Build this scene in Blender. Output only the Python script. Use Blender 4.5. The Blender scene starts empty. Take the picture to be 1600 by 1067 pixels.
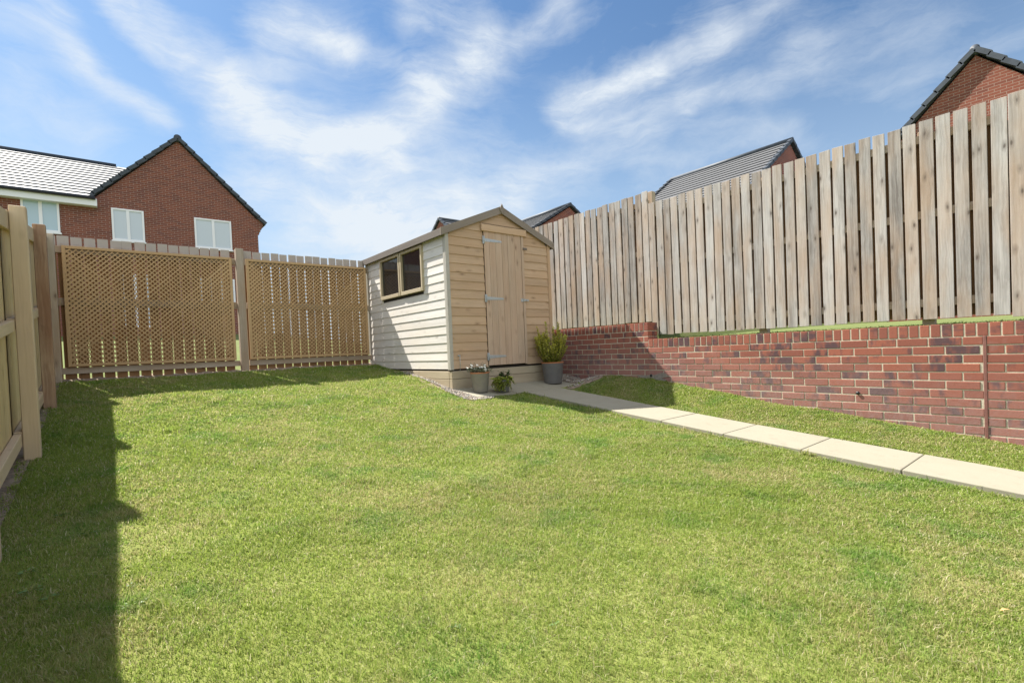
import bpy, bmesh, math, random
import numpy as np
from mathutils import Vector, Matrix
R = math.radians
random.seed(7); rng = np.random.default_rng(11)
S = bpy.context.scene
COL = S.collection

# ---------------------------------------------------------------- camera
YAW, PITCH, ROLL, FPX, CX, CY = 0.68508, -0.02041, -0.042635, 770.83, 2.43, 27.6
cam = bpy.data.cameras.new('camera'); camo = bpy.data.objects.new('camera', cam); COL.objects.link(camo)
cam.sensor_width = 36; cam.lens = FPX / 1600 * 36
cam.shift_x = -CX / 1600; cam.shift_y = CY / 1600
cam.clip_start = 0.05; cam.clip_end = 2000
sy_, cy_, sp_, cp_ = math.sin(YAW), math.cos(YAW), math.sin(PITCH), math.cos(PITCH)
F = Vector((sy_ * cp_, cy_ * cp_, sp_)); R0 = Vector((cy_, -sy_, 0)); U0 = Vector((-sp_ * sy_, -sp_ * cy_, cp_))
c_, s_ = math.cos(ROLL), math.sin(ROLL)
Rc = c_ * R0 + s_ * U0; Uc = -s_ * R0 + c_ * U0
camo.matrix_world = Matrix((Rc, Uc, -F)).transposed().to_4x4()
S.camera = camo

# ---------------------------------------------------------------- sun, sky, exposure
SD = Vector((1.0, -3.1, -3.85)).normalized()          # direction the light travels
sun = bpy.data.lights.new('sun', 'SUN'); suno = bpy.data.objects.new('sun', sun); COL.objects.link(suno)
sun.energy = 4.6; sun.angle = R(0.55); sun.color = (1.0, 0.95, 0.87)
suno.rotation_euler = SD.to_track_quat('-Z', 'Y').to_euler()
S.view_settings.view_transform = 'Standard'; S.view_settings.look = 'None'
S.view_settings.gamma = 1; S.view_settings.use_curve_mapping = False
S.view_settings.exposure = 1.38
SKY_STRENGTH = 0.05
W = bpy.data.worlds.new('World'); S.world = W; W.use_nodes = True
W.cycles.sampling_method = 'MANUAL'; W.cycles.sample_map_resolution = 256
nt = W.node_tree; nt.nodes.clear()
def N(nt, t, **kw):
    n = nt.nodes.new(t)
    for k, v in kw.items():
        if k.startswith('i_'):
            n.inputs[k[2:].replace('_', ' ')].default_value = v
        else: setattr(n, k, v)
    return n
def L(nt, a, b): nt.links.new(a, b)
def math_n(nt, op, a=None, b=None, c=None, clamp=False):
    n = nt.nodes.new('ShaderNodeMath'); n.operation = op; n.use_clamp = clamp
    for i, v in enumerate((a, b, c)):
        if v is None: continue
        if isinstance(v, (int, float)): n.inputs[i].default_value = v
        else: nt.links.new(v, n.inputs[i])
    return n.outputs[0]
def vmath(nt, op, a=None, b=None, out=0):
    n = nt.nodes.new('ShaderNodeVectorMath'); n.operation = op
    for i, v in enumerate((a, b)):
        if v is None: continue
        if isinstance(v, (tuple, list)): n.inputs[i].default_value = v
        else: nt.links.new(v, n.inputs[i])
    return n.outputs[out]
def mixc(nt, fac, a, b, bt='MIX'):
    n = nt.nodes.new('ShaderNodeMix'); n.data_type = 'RGBA'; n.blend_type = bt
    for i, v in ((0, fac), (6, a), (7, b)):
        if isinstance(v, (int, float)): n.inputs[i].default_value = v
        elif isinstance(v, (tuple, list)): n.inputs[i].default_value = tuple(v) + ((1,) if len(v) == 3 else ())
        else: nt.links.new(v, n.inputs[i])
    return n.outputs[2]
def ramp(nt, fac, stops, interp='LINEAR'):
    n = nt.nodes.new('ShaderNodeValToRGB'); n.color_ramp.interpolation = interp
    el = n.color_ramp.elements
    while len(el) < len(stops): el.new(0.5)
    for e, (p, c) in zip(el, stops):
        e.position = p
        e.color = (c, c, c, 1) if isinstance(c, (int, float)) else tuple(c) + (1,)
    nt.links.new(fac, n.inputs[0]); return n.outputs[0]
def noise(nt, vec, scale, detail=3, rough=0.5, dist=0.0, out=0):
    n = nt.nodes.new('ShaderNodeTexNoise'); n.inputs['Scale'].default_value = scale
    n.inputs['Detail'].default_value = detail; n.inputs['Roughness'].default_value = rough
    n.inputs['Distortion'].default_value = dist
    if vec is not None: nt.links.new(vec, n.inputs['Vector'])
    return n.outputs[out]
def mapping(nt, vec, scale=(1, 1, 1), rot=(0, 0, 0), loc=(0, 0, 0)):
    n = nt.nodes.new('ShaderNodeMapping'); n.inputs['Scale'].default_value = scale
    n.inputs['Rotation'].default_value = rot; n.inputs['Location'].default_value = loc
    nt.links.new(vec, n.inputs['Vector']); return n.outputs[0]

sky = nt.nodes.new('ShaderNodeTexSky'); sky.sky_type = 'NISHITA'; sky.sun_disc = False
sky.sun_elevation = math.asin(-SD.z); sky.sun_rotation = math.atan2(-SD.x, -SD.y)
sky.air_density = 1.3; sky.dust_density = 0.6; sky.ozone_density = 2.0
tc = nt.nodes.new('ShaderNodeTexCoord'); DV = tc.outputs['Generated']
sep = nt.nodes.new('ShaderNodeSeparateXYZ'); L(nt, DV, sep.inputs[0])
az_ = math_n(nt, 'MULTIPLY', math_n(nt, 'ARCTAN2', sep.outputs[0], sep.outputs[1]), 0.93); el_ = math_n(nt, 'ARCSINE', sep.outputs[2])
comb = nt.nodes.new('ShaderNodeCombineXYZ'); L(nt, az_, comb.inputs[0]); L(nt, el_, comb.inputs[1]); AE = comb.outputs[0]
def wob(scale, amt, det=3): return vmath(nt, 'MULTIPLY', vmath(nt, 'SUBTRACT', noise(nt, AE, scale, det, 0.55, out=1), (0.5, 0.5, 0.5)), (amt, amt, 0))
AW = vmath(nt, 'ADD', vmath(nt, 'ADD', AE, wob(3.0, 0.16, 2)), wob(10.0, 0.06, 5))
AF = vmath(nt, 'ADD', vmath(nt, 'ADD', AE, wob(2.6, 0.16, 2)), wob(18.0, 0.035, 4))
fib = noise(nt, mapping(nt, AF, (7.5, 30.0, 1), (0, 0, R(-24))), 1.0, 7, 0.70, 0.3)
fib2 = noise(nt, mapping(nt, AF, (7.0, 22.0, 1), (0, 0, R(-50))), 1.0, 6, 0.70, 0.4)
soft = noise(nt, AW, 4.5, 5, 0.62, 0.2)
# cirrus banks on the sky sphere: azimuth and elevation of both ends, half width (all radians), density
BANKS = [(-0.031, 0.487, -0.011, 0.423, 0.024, 0.5), (-0.011, 0.423, 0.072, 0.38, 0.024, 0.6), (0.038, 0.536, 0.111, 0.489, 0.017, 0.7), (-0.055, 0.452, -0.084, 0.374, 0.034, 0.22), (0.124, 0.504, 0.243, 0.503, 0.023, 0.35), (0.237, 0.561, 0.331, 0.529, 0.032, 0.75), (0.157, 0.46, 0.208, 0.395, 0.035, 0.85), (0.211, 0.443, 0.35, 0.375, 0.048, 0.8), (0.237, 0.384, 0.306, 0.356, 0.029, 0.8), (0.307, 0.382, 0.415, 0.35, 0.037, 0.75), (0.416, 0.384, 0.489, 0.46, 0.052, 0.7), (0.489, 0.47, 0.611, 0.543, 0.043, 0.6), (0.611, 0.543, 0.779, 0.578, 0.034, 0.45), (0.295, 0.537, 0.468, 0.499, 0.029, 0.35), (0.437, 0.347, 0.604, 0.403, 0.039, 0.3), (0.223, 0.295, 0.41, 0.256, 0.05, 0.7), (0.41, 0.25, 0.648, 0.306, 0.058, 0.75), (0.648, 0.323, 0.895, 0.357, 0.032, 0.45), (0.235, 0.348, 0.202, 0.261, 0.029, 0.25), (0.766, 0.433, 0.889, 0.475, 0.027, 0.75), (0.889, 0.475, 1.008, 0.508, 0.035, 0.55), (1.008, 0.508, 1.124, 0.52, 0.03, 0.4), (0.794, 0.401, 0.973, 0.406, 0.021, 0.5), (0.952, 0.42, 1.173, 0.419, 0.024, 0.45), (0.862, 0.377, 1.091, 0.357, 0.019, 0.25), (1.139, 0.447, 1.275, 0.419, 0.041, 0.2), (0.894, 0.319, 1.136, 0.331, 0.025, 0.3), (1.244, 0.361, 1.39, 0.379, 0.019, 0.22), (-0.097, 0.338, -0.008, 0.34, 0.03, 0.3), (0.298, 0.189, 0.524, 0.214, 0.072, 0.7), (-0.091, 0.469, -0.053, 0.494, 0.026, 0.3), (0.474, 0.599, 0.614, 0.593, 0.038, 0.45)]
cov = None
for (ax, ay, bx_, by_, rad, amp) in BANKS:
    dx, dy = bx_ - ax, by_ - ay; l2 = dx * dx + dy * dy
    rel = vmath(nt, 'SUBTRACT', AW, (ax, ay, 0))
    t_ = math_n(nt, 'DIVIDE', vmath(nt, 'DOT_PRODUCT', rel, (dx, dy, 0), out=1), l2, clamp=True)
    cbn = nt.nodes.new('ShaderNodeCombineXYZ'); L(nt, math_n(nt, 'MULTIPLY', t_, dx), cbn.inputs[0]); L(nt, math_n(nt, 'MULTIPLY', t_, dy), cbn.inputs[1])
    ds = vmath(nt, 'LENGTH', vmath(nt, 'SUBTRACT', rel, cbn.outputs[0]), out=1)
    q = math_n(nt, 'DIVIDE', ds, rad * 1.15); g = math_n(nt, 'MULTIPLY', math_n(nt, 'EXPONENT', math_n(nt, 'MULTIPLY', math_n(nt, 'MULTIPLY', q, q), -1.0)), amp)
    cov = g if cov is None else math_n(nt, 'MAXIMUM', math_n(nt, 'MULTIPLY', math_n(nt, 'ADD', cov, g), 0.8), math_n(nt, 'MAXIMUM', cov, g))
hz = math_n(nt, 'MULTIPLY', math_n(nt, 'EXPONENT', math_n(nt, 'MULTIPLY', math_n(nt, 'MAXIMUM', sep.outputs[2], 0), -5.0)), 0.5)
nn = math_n(nt, 'ADD', math_n(nt, 'ADD', math_n(nt, 'MULTIPLY', fib, 0.45), math_n(nt, 'MULTIPLY', fib2, 0.25)), math_n(nt, 'MULTIPLY', soft, 0.3))
nz = math_n(nt, 'MULTIPLY', math_n(nt, 'SUBTRACT', nn, 0.5), math_n(nt, 'ADD', math_n(nt, 'MULTIPLY', cov, 2.7), 0.8))
cl = math_n(nt, 'ADD', math_n(nt, 'MULTIPLY', cov, 0.92), math_n(nt, 'ADD', nz, -0.03), clamp=True)
cl = math_n(nt, 'MINIMUM', math_n(nt, 'ADD', cl, math_n(nt, 'MULTIPLY', hz, math_n(nt, 'SUBTRACT', 1.0, cl))), 0.95)
skyc = mixc(nt, 1.0, sky.outputs[0], (0.57, 0.775, 0.955), 'MULTIPLY')
lowf = ramp(nt, sep.outputs[2], [(0.0, 0.85), (0.30, 0.25), (0.5, 0.0)])
skyc = mixc(nt, lowf, skyc, (4.2, 5.7, 7.6))
skyc = mixc(nt, cl, skyc, (6.4, 6.9, 7.4))
# unseen broken bright cloud added behind the viewer and overhead for extra fill light
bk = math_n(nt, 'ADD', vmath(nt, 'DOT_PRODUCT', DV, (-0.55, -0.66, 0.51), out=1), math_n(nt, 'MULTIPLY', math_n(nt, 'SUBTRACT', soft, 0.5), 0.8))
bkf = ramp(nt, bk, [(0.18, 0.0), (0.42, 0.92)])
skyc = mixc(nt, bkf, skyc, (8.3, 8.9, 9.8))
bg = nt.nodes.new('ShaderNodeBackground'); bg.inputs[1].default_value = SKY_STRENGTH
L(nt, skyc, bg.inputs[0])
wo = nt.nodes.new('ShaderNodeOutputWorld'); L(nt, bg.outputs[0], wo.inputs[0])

# ---------------------------------------------------------------- tags
def tag(o, label=None, cat=None, group=None, kind=None):
    if label: o['label'] = label
    if cat: o['category'] = cat
    if group: o['group'] = group
    if kind: o['kind'] = kind
    return o
def empty(name, loc, label, cat, group=None):
    o = bpy.data.objects.new(name, None); COL.objects.link(o); o.location = loc
    o.empty_display_size = 0.2
    return tag(o, label, cat, group)

# ---------------------------------------------------------------- mesh builder
class MB:
    """collects boxes and prisms; every vertex carries 'gc' (grain coordinates, x along the grain) and 'rnd'"""
    def __init__(s): s.v = []; s.f = []; s.gc = []; s.r = []; s.sm = []
    def add(s, verts, faces, gc=None, rnd=None, smooth=False):
        b = len(s.v); s.v += [tuple(p) for p in verts]
        s.f += [tuple(b + i for i in f) for f in faces]; s.sm += [smooth] * len(faces)
        if gc is None:
            o = (random.uniform(0, 50), random.uniform(0, 50), random.uniform(0, 50))
            gc = [(p[0] + o[0], p[1] + o[1], p[2] + o[2]) for p in verts]
        s.gc += gc; s.r += [random.random() if rnd is None else rnd] * len(verts)
    def box(s, lo, hi, grain=2, rnd=None, shift=True, M=None, z_top=None):
        lo = Vector(lo); hi = Vector(hi)
        vs = [Vector((x, y, z)) for x in (lo.x, hi.x) for y in (lo.y, hi.y) for z in (lo.z, hi.z)]
        ax = [grain] + [a for a in (0, 1, 2) if a != grain]
        o = [random.uniform(0, 60) for _ in range(3)] if shift else (0, 0, 0)
        gc = [(p[ax[0]] - lo[ax[0]] + o[0], p[ax[1]] - lo[ax[1]] + o[1], p[ax[2]] - lo[ax[2]] + o[2]) for p in vs]
        if M is not None: vs = [M @ p for p in vs]
        s.add(vs, [(0, 1, 3, 2), (4, 6, 7, 5), (0, 4, 5, 1), (2, 3, 7, 6), (0, 2, 6, 4), (1, 5, 7, 3)], gc, rnd)
    def bar(s, a, b, w, t, up=(0, 0, 1), rnd=None):
        """rectangular bar from a to b; w across 'up' x axis, t along up"""
        a = Vector(a); b = Vector(b); d = (b - a); ln = d.length; d.normalize(); up = Vector(up)
        sd = d.cross(up).normalized(); u2 = sd.cross(d).normalized()
        M = Matrix((d, sd, u2)).transposed().to_4x4(); M.translation = a
        s.box((0, -w / 2, -t / 2), (ln, w / 2, t / 2), 0, rnd, M=M)
    def prism(s, poly, axis, a, b, grain=None, rnd=None):
        """poly: list of 2-D points in the two other axes (ordered), extruded along axis from a to b"""
        n = len(poly); oth = [k for k in (0, 1, 2) if k != axis]; vs = []
        for t in (a, b):
            for p in poly:
                q = [0, 0, 0]; q[axis] = t; q[oth[0]] = p[0]; q[oth[1]] = p[1]; vs.append(tuple(q))
        fs = [tuple(range(n)), tuple(range(2 * n - 1, n - 1, -1))] + [(i, n + i, n + (i + 1) % n, (i + 1) % n) for i in range(n)]
        fs = [tuple(f) for f in fs]
        g = axis if grain is None else grain; ax = [g] + [k for k in (0, 1, 2) if k != g]
        o = [random.uniform(0, 60) for _ in range(3)]
        gc = [tuple(p[ax[k]] + o[k] for k in range(3)) for p in vs]
        s.add(vs, fs, gc, rnd)
    def tube(s, pts, rad, n=8, caps=True, rnd=None):
        pts = [Vector(p) for p in pts]; rad = rad if isinstance(rad, (list, tuple)) else [rad] * len(pts)
        vs = []; fs = []
        for i, p in enumerate(pts):
            d = (pts[min(i + 1, len(pts) - 1)] - pts[max(i - 1, 0)]).normalized()
            u = d.orthogonal().normalized() if abs(d.z) > 0.99 else d.cross(Vector((0, 0, 1))).normalized()
            w = d.cross(u)
            for k in range(n):
                t = 2 * math.pi * k / n; vs.append(p + (u * math.cos(t) + w * math.sin(t)) * rad[i])
        for i in range(len(pts) - 1):
            for k in range(n): fs.append((i * n + k, i * n + (k + 1) % n, (i + 1) * n + (k + 1) % n, (i + 1) * n + k))
        if caps: fs += [tuple(range(n - 1, -1, -1)), tuple(range((len(pts) - 1) * n, len(pts) * n))]
        s.add(vs, fs, None, rnd, True)
    def lathe(s, prof, c, n=32):
        vs = []; fs = []
        for (r, z) in prof:
            for k in range(n):
                t = 2 * math.pi * k / n; vs.append((c[0] + r * math.cos(t), c[1] + r * math.sin(t), c[2] + z))
        for i in range(len(prof) - 1):
            for k in range(n): fs.append((i * n + k, i * n + (k + 1) % n, (i + 1) * n + (k + 1) % n, (i + 1) * n + k))
        s.add(vs, fs, None, 0.5, True)
    def build(s, name, mat, parent=None, bevel=0, seg=1, fix=True):
        me = bpy.data.meshes.new(name); me.from_pydata(s.v, [], s.f); me.materials.append(mat)
        a = me.attributes.new('gc', 'FLOAT_VECTOR', 'POINT'); a.data.foreach_set('vector', np.array(s.gc, dtype=np.float32).ravel())
        a = me.attributes.new('rnd', 'FLOAT', 'POINT'); a.data.foreach_set('value', np.array(s.r, dtype=np.float32))
        me.polygons.foreach_set('use_smooth', s.sm)
        if fix:
            bm = bmesh.new(); bm.from_mesh(me); bmesh.ops.recalc_face_normals(bm, faces=bm.faces); bm.to_mesh(me); bm.free()
        o = bpy.data.objects.new(name, me); COL.objects.link(o)
        if parent is not None:
            o.parent = parent
            off = Vector((0, 0, 0)); p = parent
            while p is not None: off += p.location; p = p.parent
            me.transform(Matrix.Translation(-off))
        if bevel:
            m = o.modifiers.new('bevel', 'BEVEL'); m.width = bevel; m.segments = seg; m.limit_method = 'ANGLE'; m.angle_limit = R(40)
        return o

# ---------------------------------------------------------------- materials
def newmat(name):
    m = bpy.data.materials.new(name); m.use_nodes = True; t = m.node_tree; t.nodes.clear()
    b = t.nodes.new('ShaderNodeBsdfPrincipled'); o = t.nodes.new('ShaderNodeOutputMaterial'); L(t, b.outputs[0], o.inputs[0])
    return m, t, b
def attr(t, name, out): n = t.nodes.new('ShaderNodeAttribute'); n.attribute_name = name; return n.outputs[out]
def bump(t, b, h, strength=0.4, dist=0.003):
    n = t.nodes.new('ShaderNodeBump'); n.inputs['Strength'].default_value = strength; n.inputs['Distance'].default_value = dist
    L(t, h, n.inputs['Height']); L(t, n.outputs[0], b.inputs['Normal'])
def wood(name, light, dark, warm=None, warm_amt=0.0, knots=1.0, rough=0.8, grain_c=0.55, spread=0.28, blot=0.25, kthr=0.66):
    m, t, b = newmat(name)
    gc = attr(t, 'gc', 1); rn = attr(t, 'rnd', 2)
    wob = vmath(t, 'MULTIPLY', vmath(t, 'SUBTRACT', noise(t, gc, 4.0, 2, out=1), (.5, .5, .5)), (0.0, 0.035, 0.035))
    g0 = vmath(t, 'ADD', gc, wob)
    # knots: sparse dark ovals that also bend the grain
    vk = t.nodes.new('ShaderNodeTexVoronoi'); vk.feature = 'F1'; vk.inputs['Scale'].default_value = 1.0
    L(t, mapping(t, g0, (5.2, 13, 13)), vk.inputs['Vector'])
    kd = vk.outputs['Distance']
    kcs = t.nodes.new('ShaderNodeSeparateColor'); L(t, vk.outputs['Color'], kcs.inputs[0])
    has = math_n(t, 'GREATER_THAN', kcs.outputs[0], kthr)
    kn = math_n(t, 'MULTIPLY', math_n(t, 'MULTIPLY', ramp(t, kd, [(0.0, 0.9), (0.07, 0.8), (0.15, 0.35), (0.36, 0.0)]), has), knots)
    bend = t.nodes.new('ShaderNodeCombineXYZ'); L(t, math_n(t, 'MULTIPLY', kn, 0.012), bend.inputs[1])
    g1 = vmath(t, 'ADD', g0, bend.outputs[0])
    gr = noise(t, mapping(t, g1, (2.2, 75, 75)), 1.0, 4, 0.6)
    gr2 = noise(t, mapping(t, g1, (0.9, 17, 17)), 1.0, 3, 0.55)
    bl = noise(t, mapping(t, gc, (2.2, 4, 4)), 1.0, 4, 0.6)
    f = math_n(t, 'ADD', math_n(t, 'MULTIPLY', math_n(t, 'SUBTRACT', gr, 0.5), grain_c * 1.6), math_n(t, 'MULTIPLY', math_n(t, 'SUBTRACT', gr2, 0.5), grain_c * 1.5))
    f = math_n(t, 'ADD', f, math_n(t, 'MULTIPLY', math_n(t, 'SUBTRACT', bl, 0.5), blot * 2))
    f = math_n(t, 'ADD', f, math_n(t, 'MULTIPLY', math_n(t, 'SUBTRACT', rn, 0.5), spread * 1.6))
    f = math_n(t, 'ADD', f, 0.42, clamp=True)
    col = mixc(t, f, light, dark)
    if warm:
        wf = math_n(t, 'MULTIPLY', ramp(t, noise(t, mapping(t, gc, (1.3, 5, 5)), 1.0, 3), [(0.38, 0.0), (0.68, 1.0)]), warm_amt)
        col = mixc(t, wf, col, warm)
    col = mixc(t, kn, col, (dark[0] * 0.5, dark[1] * 0.43, dark[2] * 0.38))
    L(t, col, b.inputs['Base Color']); b.inputs['Roughness'].default_value = rough
    b.inputs['Specular IOR Level'].default_value = 0.25
    bump(t, b, math_n(t, 'SUBTRACT', math_n(t, 'ADD', gr, gr2), kn), 0.55, 0.002)
    return m
M = {}
M['fence_grey'] = wood('weathered_grey_pine', (0.49, 0.465, 0.435), (0.175, 0.155, 0.138), (0.42, 0.275, 0.165), 0.5, 1.0, 0.85, 0.8, 0.42, 0.42, 0.58)
M['fence_grey_tan'] = wood('weathered_tan_pine', (0.50, 0.42, 0.335), (0.30, 0.235, 0.17), (0.36, 0.21, 0.1), 0.5, 1.0, 0.85, 0.5, 0.3)
M['fence_tan'] = wood('treated_tan_pine', (0.66, 0.52, 0.30), (0.42, 0.30, 0.155), (0.55, 0.38, 0.17), 0.5, 0.9)
M['fence_brown'] = wood('rear_board_pine', (0.20, 0.105, 0.05), (0.10, 0.05, 0.025), None, 0, 0.8)
def weathered_top(m, zt, grey):
    t = m.node_tree; b = [n for n in t.nodes if n.type == 'BSDF_PRINCIPLED'][0]; src = b.inputs['Base Color'].links[0].from_socket
    sp = N(t, 'ShaderNodeSeparateXYZ'); L(t, N(t, 'ShaderNodeNewGeometry').outputs['Position'], sp.inputs[0])
    f = math_n(t, 'ADD', sp.outputs[2], math_n(t, 'MULTIPLY', noise(t, attr(t, 'gc', 1), 9, 4, .6), .12))
    f = ramp(t, math_n(t, 'SUBTRACT', f, zt), [(0.0, 0.0), (0.09, 0.9)]); L(t, mixc(t, f, src, mixc(t, 0.25, grey, src)), b.inputs['Base Color']); return m
M['picket_brown'] = weathered_top(wood('picket_brown_pine', (0.34, 0.20, 0.095), (0.20, 0.115, 0.05), (0.31, 0.15, 0.065), 0.5, 0.7), 1.44, (0.50, 0.48, 0.45))
M['rear_board'] = wood('rear_board_tan', (0.34, 0.19, 0.08), (0.13, 0.065, 0.03), None, 0, 0.8)
M['post'] = wood('fence_post_pine', (0.68, 0.53, 0.35), (0.42, 0.31, 0.19), (0.5, 0.36, 0.25), 0.4, 1.0, 0.85, 0.42, 0.2)
M['post_red'] = wood('stained_post_pine', (0.56, 0.41, 0.27), (0.15, 0.075, 0.045), (0.2, 0.085, 0.045), 0.7, 1.0, 0.85, 0.7, 0.2, 0.5)
M['lattice'] = wood('lattice_pine', (0.57, 0.385, 0.205), (0.41, 0.265, 0.13), (0.50, 0.30, 0.14), 0.3, 0.15, 0.8, 0.25)
M['corner'] = wood('grey_corner_pine', (0.46, 0.43, 0.38), (0.33, 0.30, 0.25), None, 0, 0.3, 0.8, 0.3)
M['shed_side'] = wood('bleached_shed_pine', (0.76, 0.73, 0.695), (0.50, 0.465, 0.42), (0.70, 0.60, 0.47), 0.3, 0.7, 0.75, 0.45, 0.2)
M['shed_front'] = wood('shed_front_pine', (0.60, 0.43, 0.29), (0.37, 0.25, 0.155), (0.55, 0.34, 0.19), 0.4, 0.9, 0.75, 0.5, 0.3)
M['shed_door'] = wood('shed_door_pine', (0.60, 0.455, 0.34), (0.37, 0.26, 0.18), (0.55, 0.35, 0.23), 0.35, 1.0, 0.75, 0.55, 0.2)
M['fascia'] = wood('grey_fascia_board', (0.20, 0.17, 0.145), (0.10, 0.085, 0.075), None, 0, 0.5, 0.85, 0.4)
M['barge'] = wood('grey_barge_board', (0.30, 0.25, 0.205), (0.18, 0.145, 0.12), None, 0, 0.5, 0.85, 0.4)
M['sleeper'] = wood('base_sleeper_timber', (0.47, 0.40, 0.29), (0.31, 0.25, 0.165), (0.26, 0.19, 0.12), 0.35, 0.3, 0.9, 0.4)
M['frame_wood'] = wood('window_frame_pine', (0.50, 0.42, 0.29), (0.38, 0.30, 0.19), None, 0, 0.3, 0.7, 0.3)

def simple(name, col, rough=0.6, metal=0.0, nscale=0, namt=0.15, bmp=0, spec=None, coat=0):
    m, t, b = newmat(name); b.inputs['Roughness'].default_value = rough; b.inputs['Metallic'].default_value = metal
    if spec is not None: b.inputs['Specular IOR Level'].default_value = spec
    b.inputs['Coat Weight'].default_value = coat
    if nscale:
        n = noise(t, N(t, 'ShaderNodeTexCoord').outputs['Object'], nscale, 5, 0.65)
        c = mixc(t, ramp(t, n, [(0.3, 0.0), (0.7, 1.0)]), tuple(x * (1 - namt) for x in col), tuple(min(1, x * (1 + namt)) for x in col))
        L(t, c, b.inputs['Base Color'])
        if bmp: bump(t, b, n, bmp, 0.004)
    else: b.inputs['Base Color'].default_value = tuple(col) + (1,)
    return m
M['white'] = simple('white_upvc', (0.84, 0.83, 0.86), 0.35)
M['fascia_white'] = simple('white_fascia', (0.84, 0.83, 0.86), 0.5)
M['gutter'] = simple('black_gutter', (0.03, 0.03, 0.035), 0.4)
M['verge'] = simple('dark_verge_tile', (0.045, 0.055, 0.07), 0.6, 0, 6, 0.25)
M['galv'] = simple('galvanised_steel', (0.45, 0.48, 0.49), 0.5, 0.55, 60, 0.15)
M['felt'] = simple('mineral_roof_felt', (0.07, 0.07, 0.07), 0.95, 0, 300, 0.4, 0.3)
M['dark'] = simple('dark_timber', (0.035, 0.027, 0.02), 0.9)
M['pot_grey'] = simple('grey_glazed_pot', (0.15, 0.145, 0.145), 0.55, 0, 14, 0.12)
M['pot_sand'] = simple('taupe_glazed_pot', (0.215, 0.20, 0.17), 0.55, 0, 14, 0.12)
M['terracotta'] = simple('terracotta_rim', (0.45, 0.17, 0.07), 0.8, 0, 30, 0.2)
M['compost'] = simple('compost', (0.03, 0.02, 0.012), 1.0, 0, 90, 0.5, 0.5)
M['blind'] = simple('closed_blind', (0.62, 0.66, 0.70), 0.7)
M['pipe'] = simple('black_pipe', (0.01, 0.01, 0.01), 0.5)
M['sealant'] = simple('joint_sealant', (0.20, 0.085, 0.068), 0.7, 0, 40, 0.15)
M['concrete'] = simple('rough_concrete', (0.24, 0.21, 0.18), 0.95, 0, 25, 0.3, 0.6)
def glass(name, col, rough):
    m, t, b = newmat(name); b.inputs['Base Color'].default_value = col + (1,); b.inputs['Roughness'].default_value = rough
    b.inputs['Specular IOR Level'].default_value = 0.8
    n = noise(t, N(t, 'ShaderNodeTexCoord').outputs['Object'], 2.5, 2)
    bump(t, b, n, 0.12, 0.01); return m
M['shed_glass'] = glass('dark_shed_glass', (0.012, 0.013, 0.016), 0.05)
M['house_glass'] = glass('blind_behind_glass', (0.55, 0.60, 0.66), 0.08)
M['house_glass_blue'] = glass('bluish_house_pane', (0.42, 0.54, 0.62), 0.08)  # pane colour bluer than the other house windows

# paving
m, t, b = newmat('sandy_paving'); oc = N(t, 'ShaderNodeTexCoord').outputs['Object']
n1 = noise(t, oc, 160, 4, 0.7); n2 = noise(t, oc, 3.2, 5, 0.65)
c = mixc(t, n2, (0.285, 0.262, 0.192), (0.335, 0.312, 0.24)); c = mixc(t, math_n(t, 'MULTIPLY', n1, 0.30), c, (0.22, 0.185, 0.13))
st = ramp(t, noise(t, oc, 9, 5, 0.7), [(0.55, 0.0), (0.72, 0.5)]); c = mixc(t, st, c, (0.22, 0.19, 0.14))
L(t, c, b.inputs['Base Color']); b.inputs['Roughness'].default_value = 0.9; bump(t, b, n1, 0.35, 0.002); M['paving'] = m

# real bricks: colour per brick and blotches inside each brick
m, t, b = newmat('clay_brick'); gc = attr(t, 'gc', 1); rn = attr(t, 'rnd', 2)
oc = N(t, 'ShaderNodeTexCoord').outputs['Object']
bl = noise(t, mapping(t, gc, (9, 4, 4)), 1.0, 3, 0.6)
red = mixc(t, rn, (0.335, 0.118, 0.078), (0.25, 0.092, 0.066))
f = ramp(t, math_n(t, 'ADD', bl, math_n(t, 'MULTIPLY', math_n(t, 'SUBTRACT', math_n(t, 'FRACT', math_n(t, 'MULTIPLY', rn, 7.31)), 0.5), 0.30)), [(0.55, 0.0), (0.70, 1.0)])
c = mixc(t, f, red, (0.105, 0.062, 0.066))
fine = noise(t, gc, 110, 5, 0.75)
c = mixc(t, ramp(t, fine, [(0.52, 0.0), (0.75, 0.55)]), c, (0.12, 0.035, 0.025))
oc = N(t, 'ShaderNodeNewGeometry').outputs['Position']
sz = N(t, 'ShaderNodeSeparateXYZ'); L(t, oc, sz.inputs[0])
low = math_n(t, 'MULTIPLY', math_n(t, 'ADD', sz.outputs[2], math_n(t, 'MULTIPLY', sz.outputs[1], -0.12)), -2.6)
low = math_n(t, 'SUBTRACT', low, 1.75)
efl = math_n(t, 'MULTIPLY', math_n(t, 'ADD', low, math_n(t, 'MULTIPLY', noise(t, oc, 2.3, 6, 0.7), 1.3)), 0.42, clamp=True)
patch = ramp(t, noise(t, oc, 3.0, 6, 0.72), [(0.6, 0.0), (0.78, 0.5)])
efl = math_n(t, 'MINIMUM', math_n(t, 'ADD', efl, patch), 0.5)
c = mixc(t, math_n(t, 'MULTIPLY', efl, ramp(t, noise(t, gc, 30, 4, 0.7), [(0.3, 0.35), (0.7, 1.0)])), c, (0.36, 0.27, 0.26))
L(t, c, b.inputs['Base Color']); b.inputs['Roughness'].default_value = 0.9; b.inputs['Specular IOR Level'].default_value = 0.2
bump(t, b, fine, 0.5, 0.003); M['brick'] = m
M['mortar'] = simple('pale_mortar', (0.50, 0.445, 0.34), 0.95, 0, 60, 0.2, 0.5)

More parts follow.
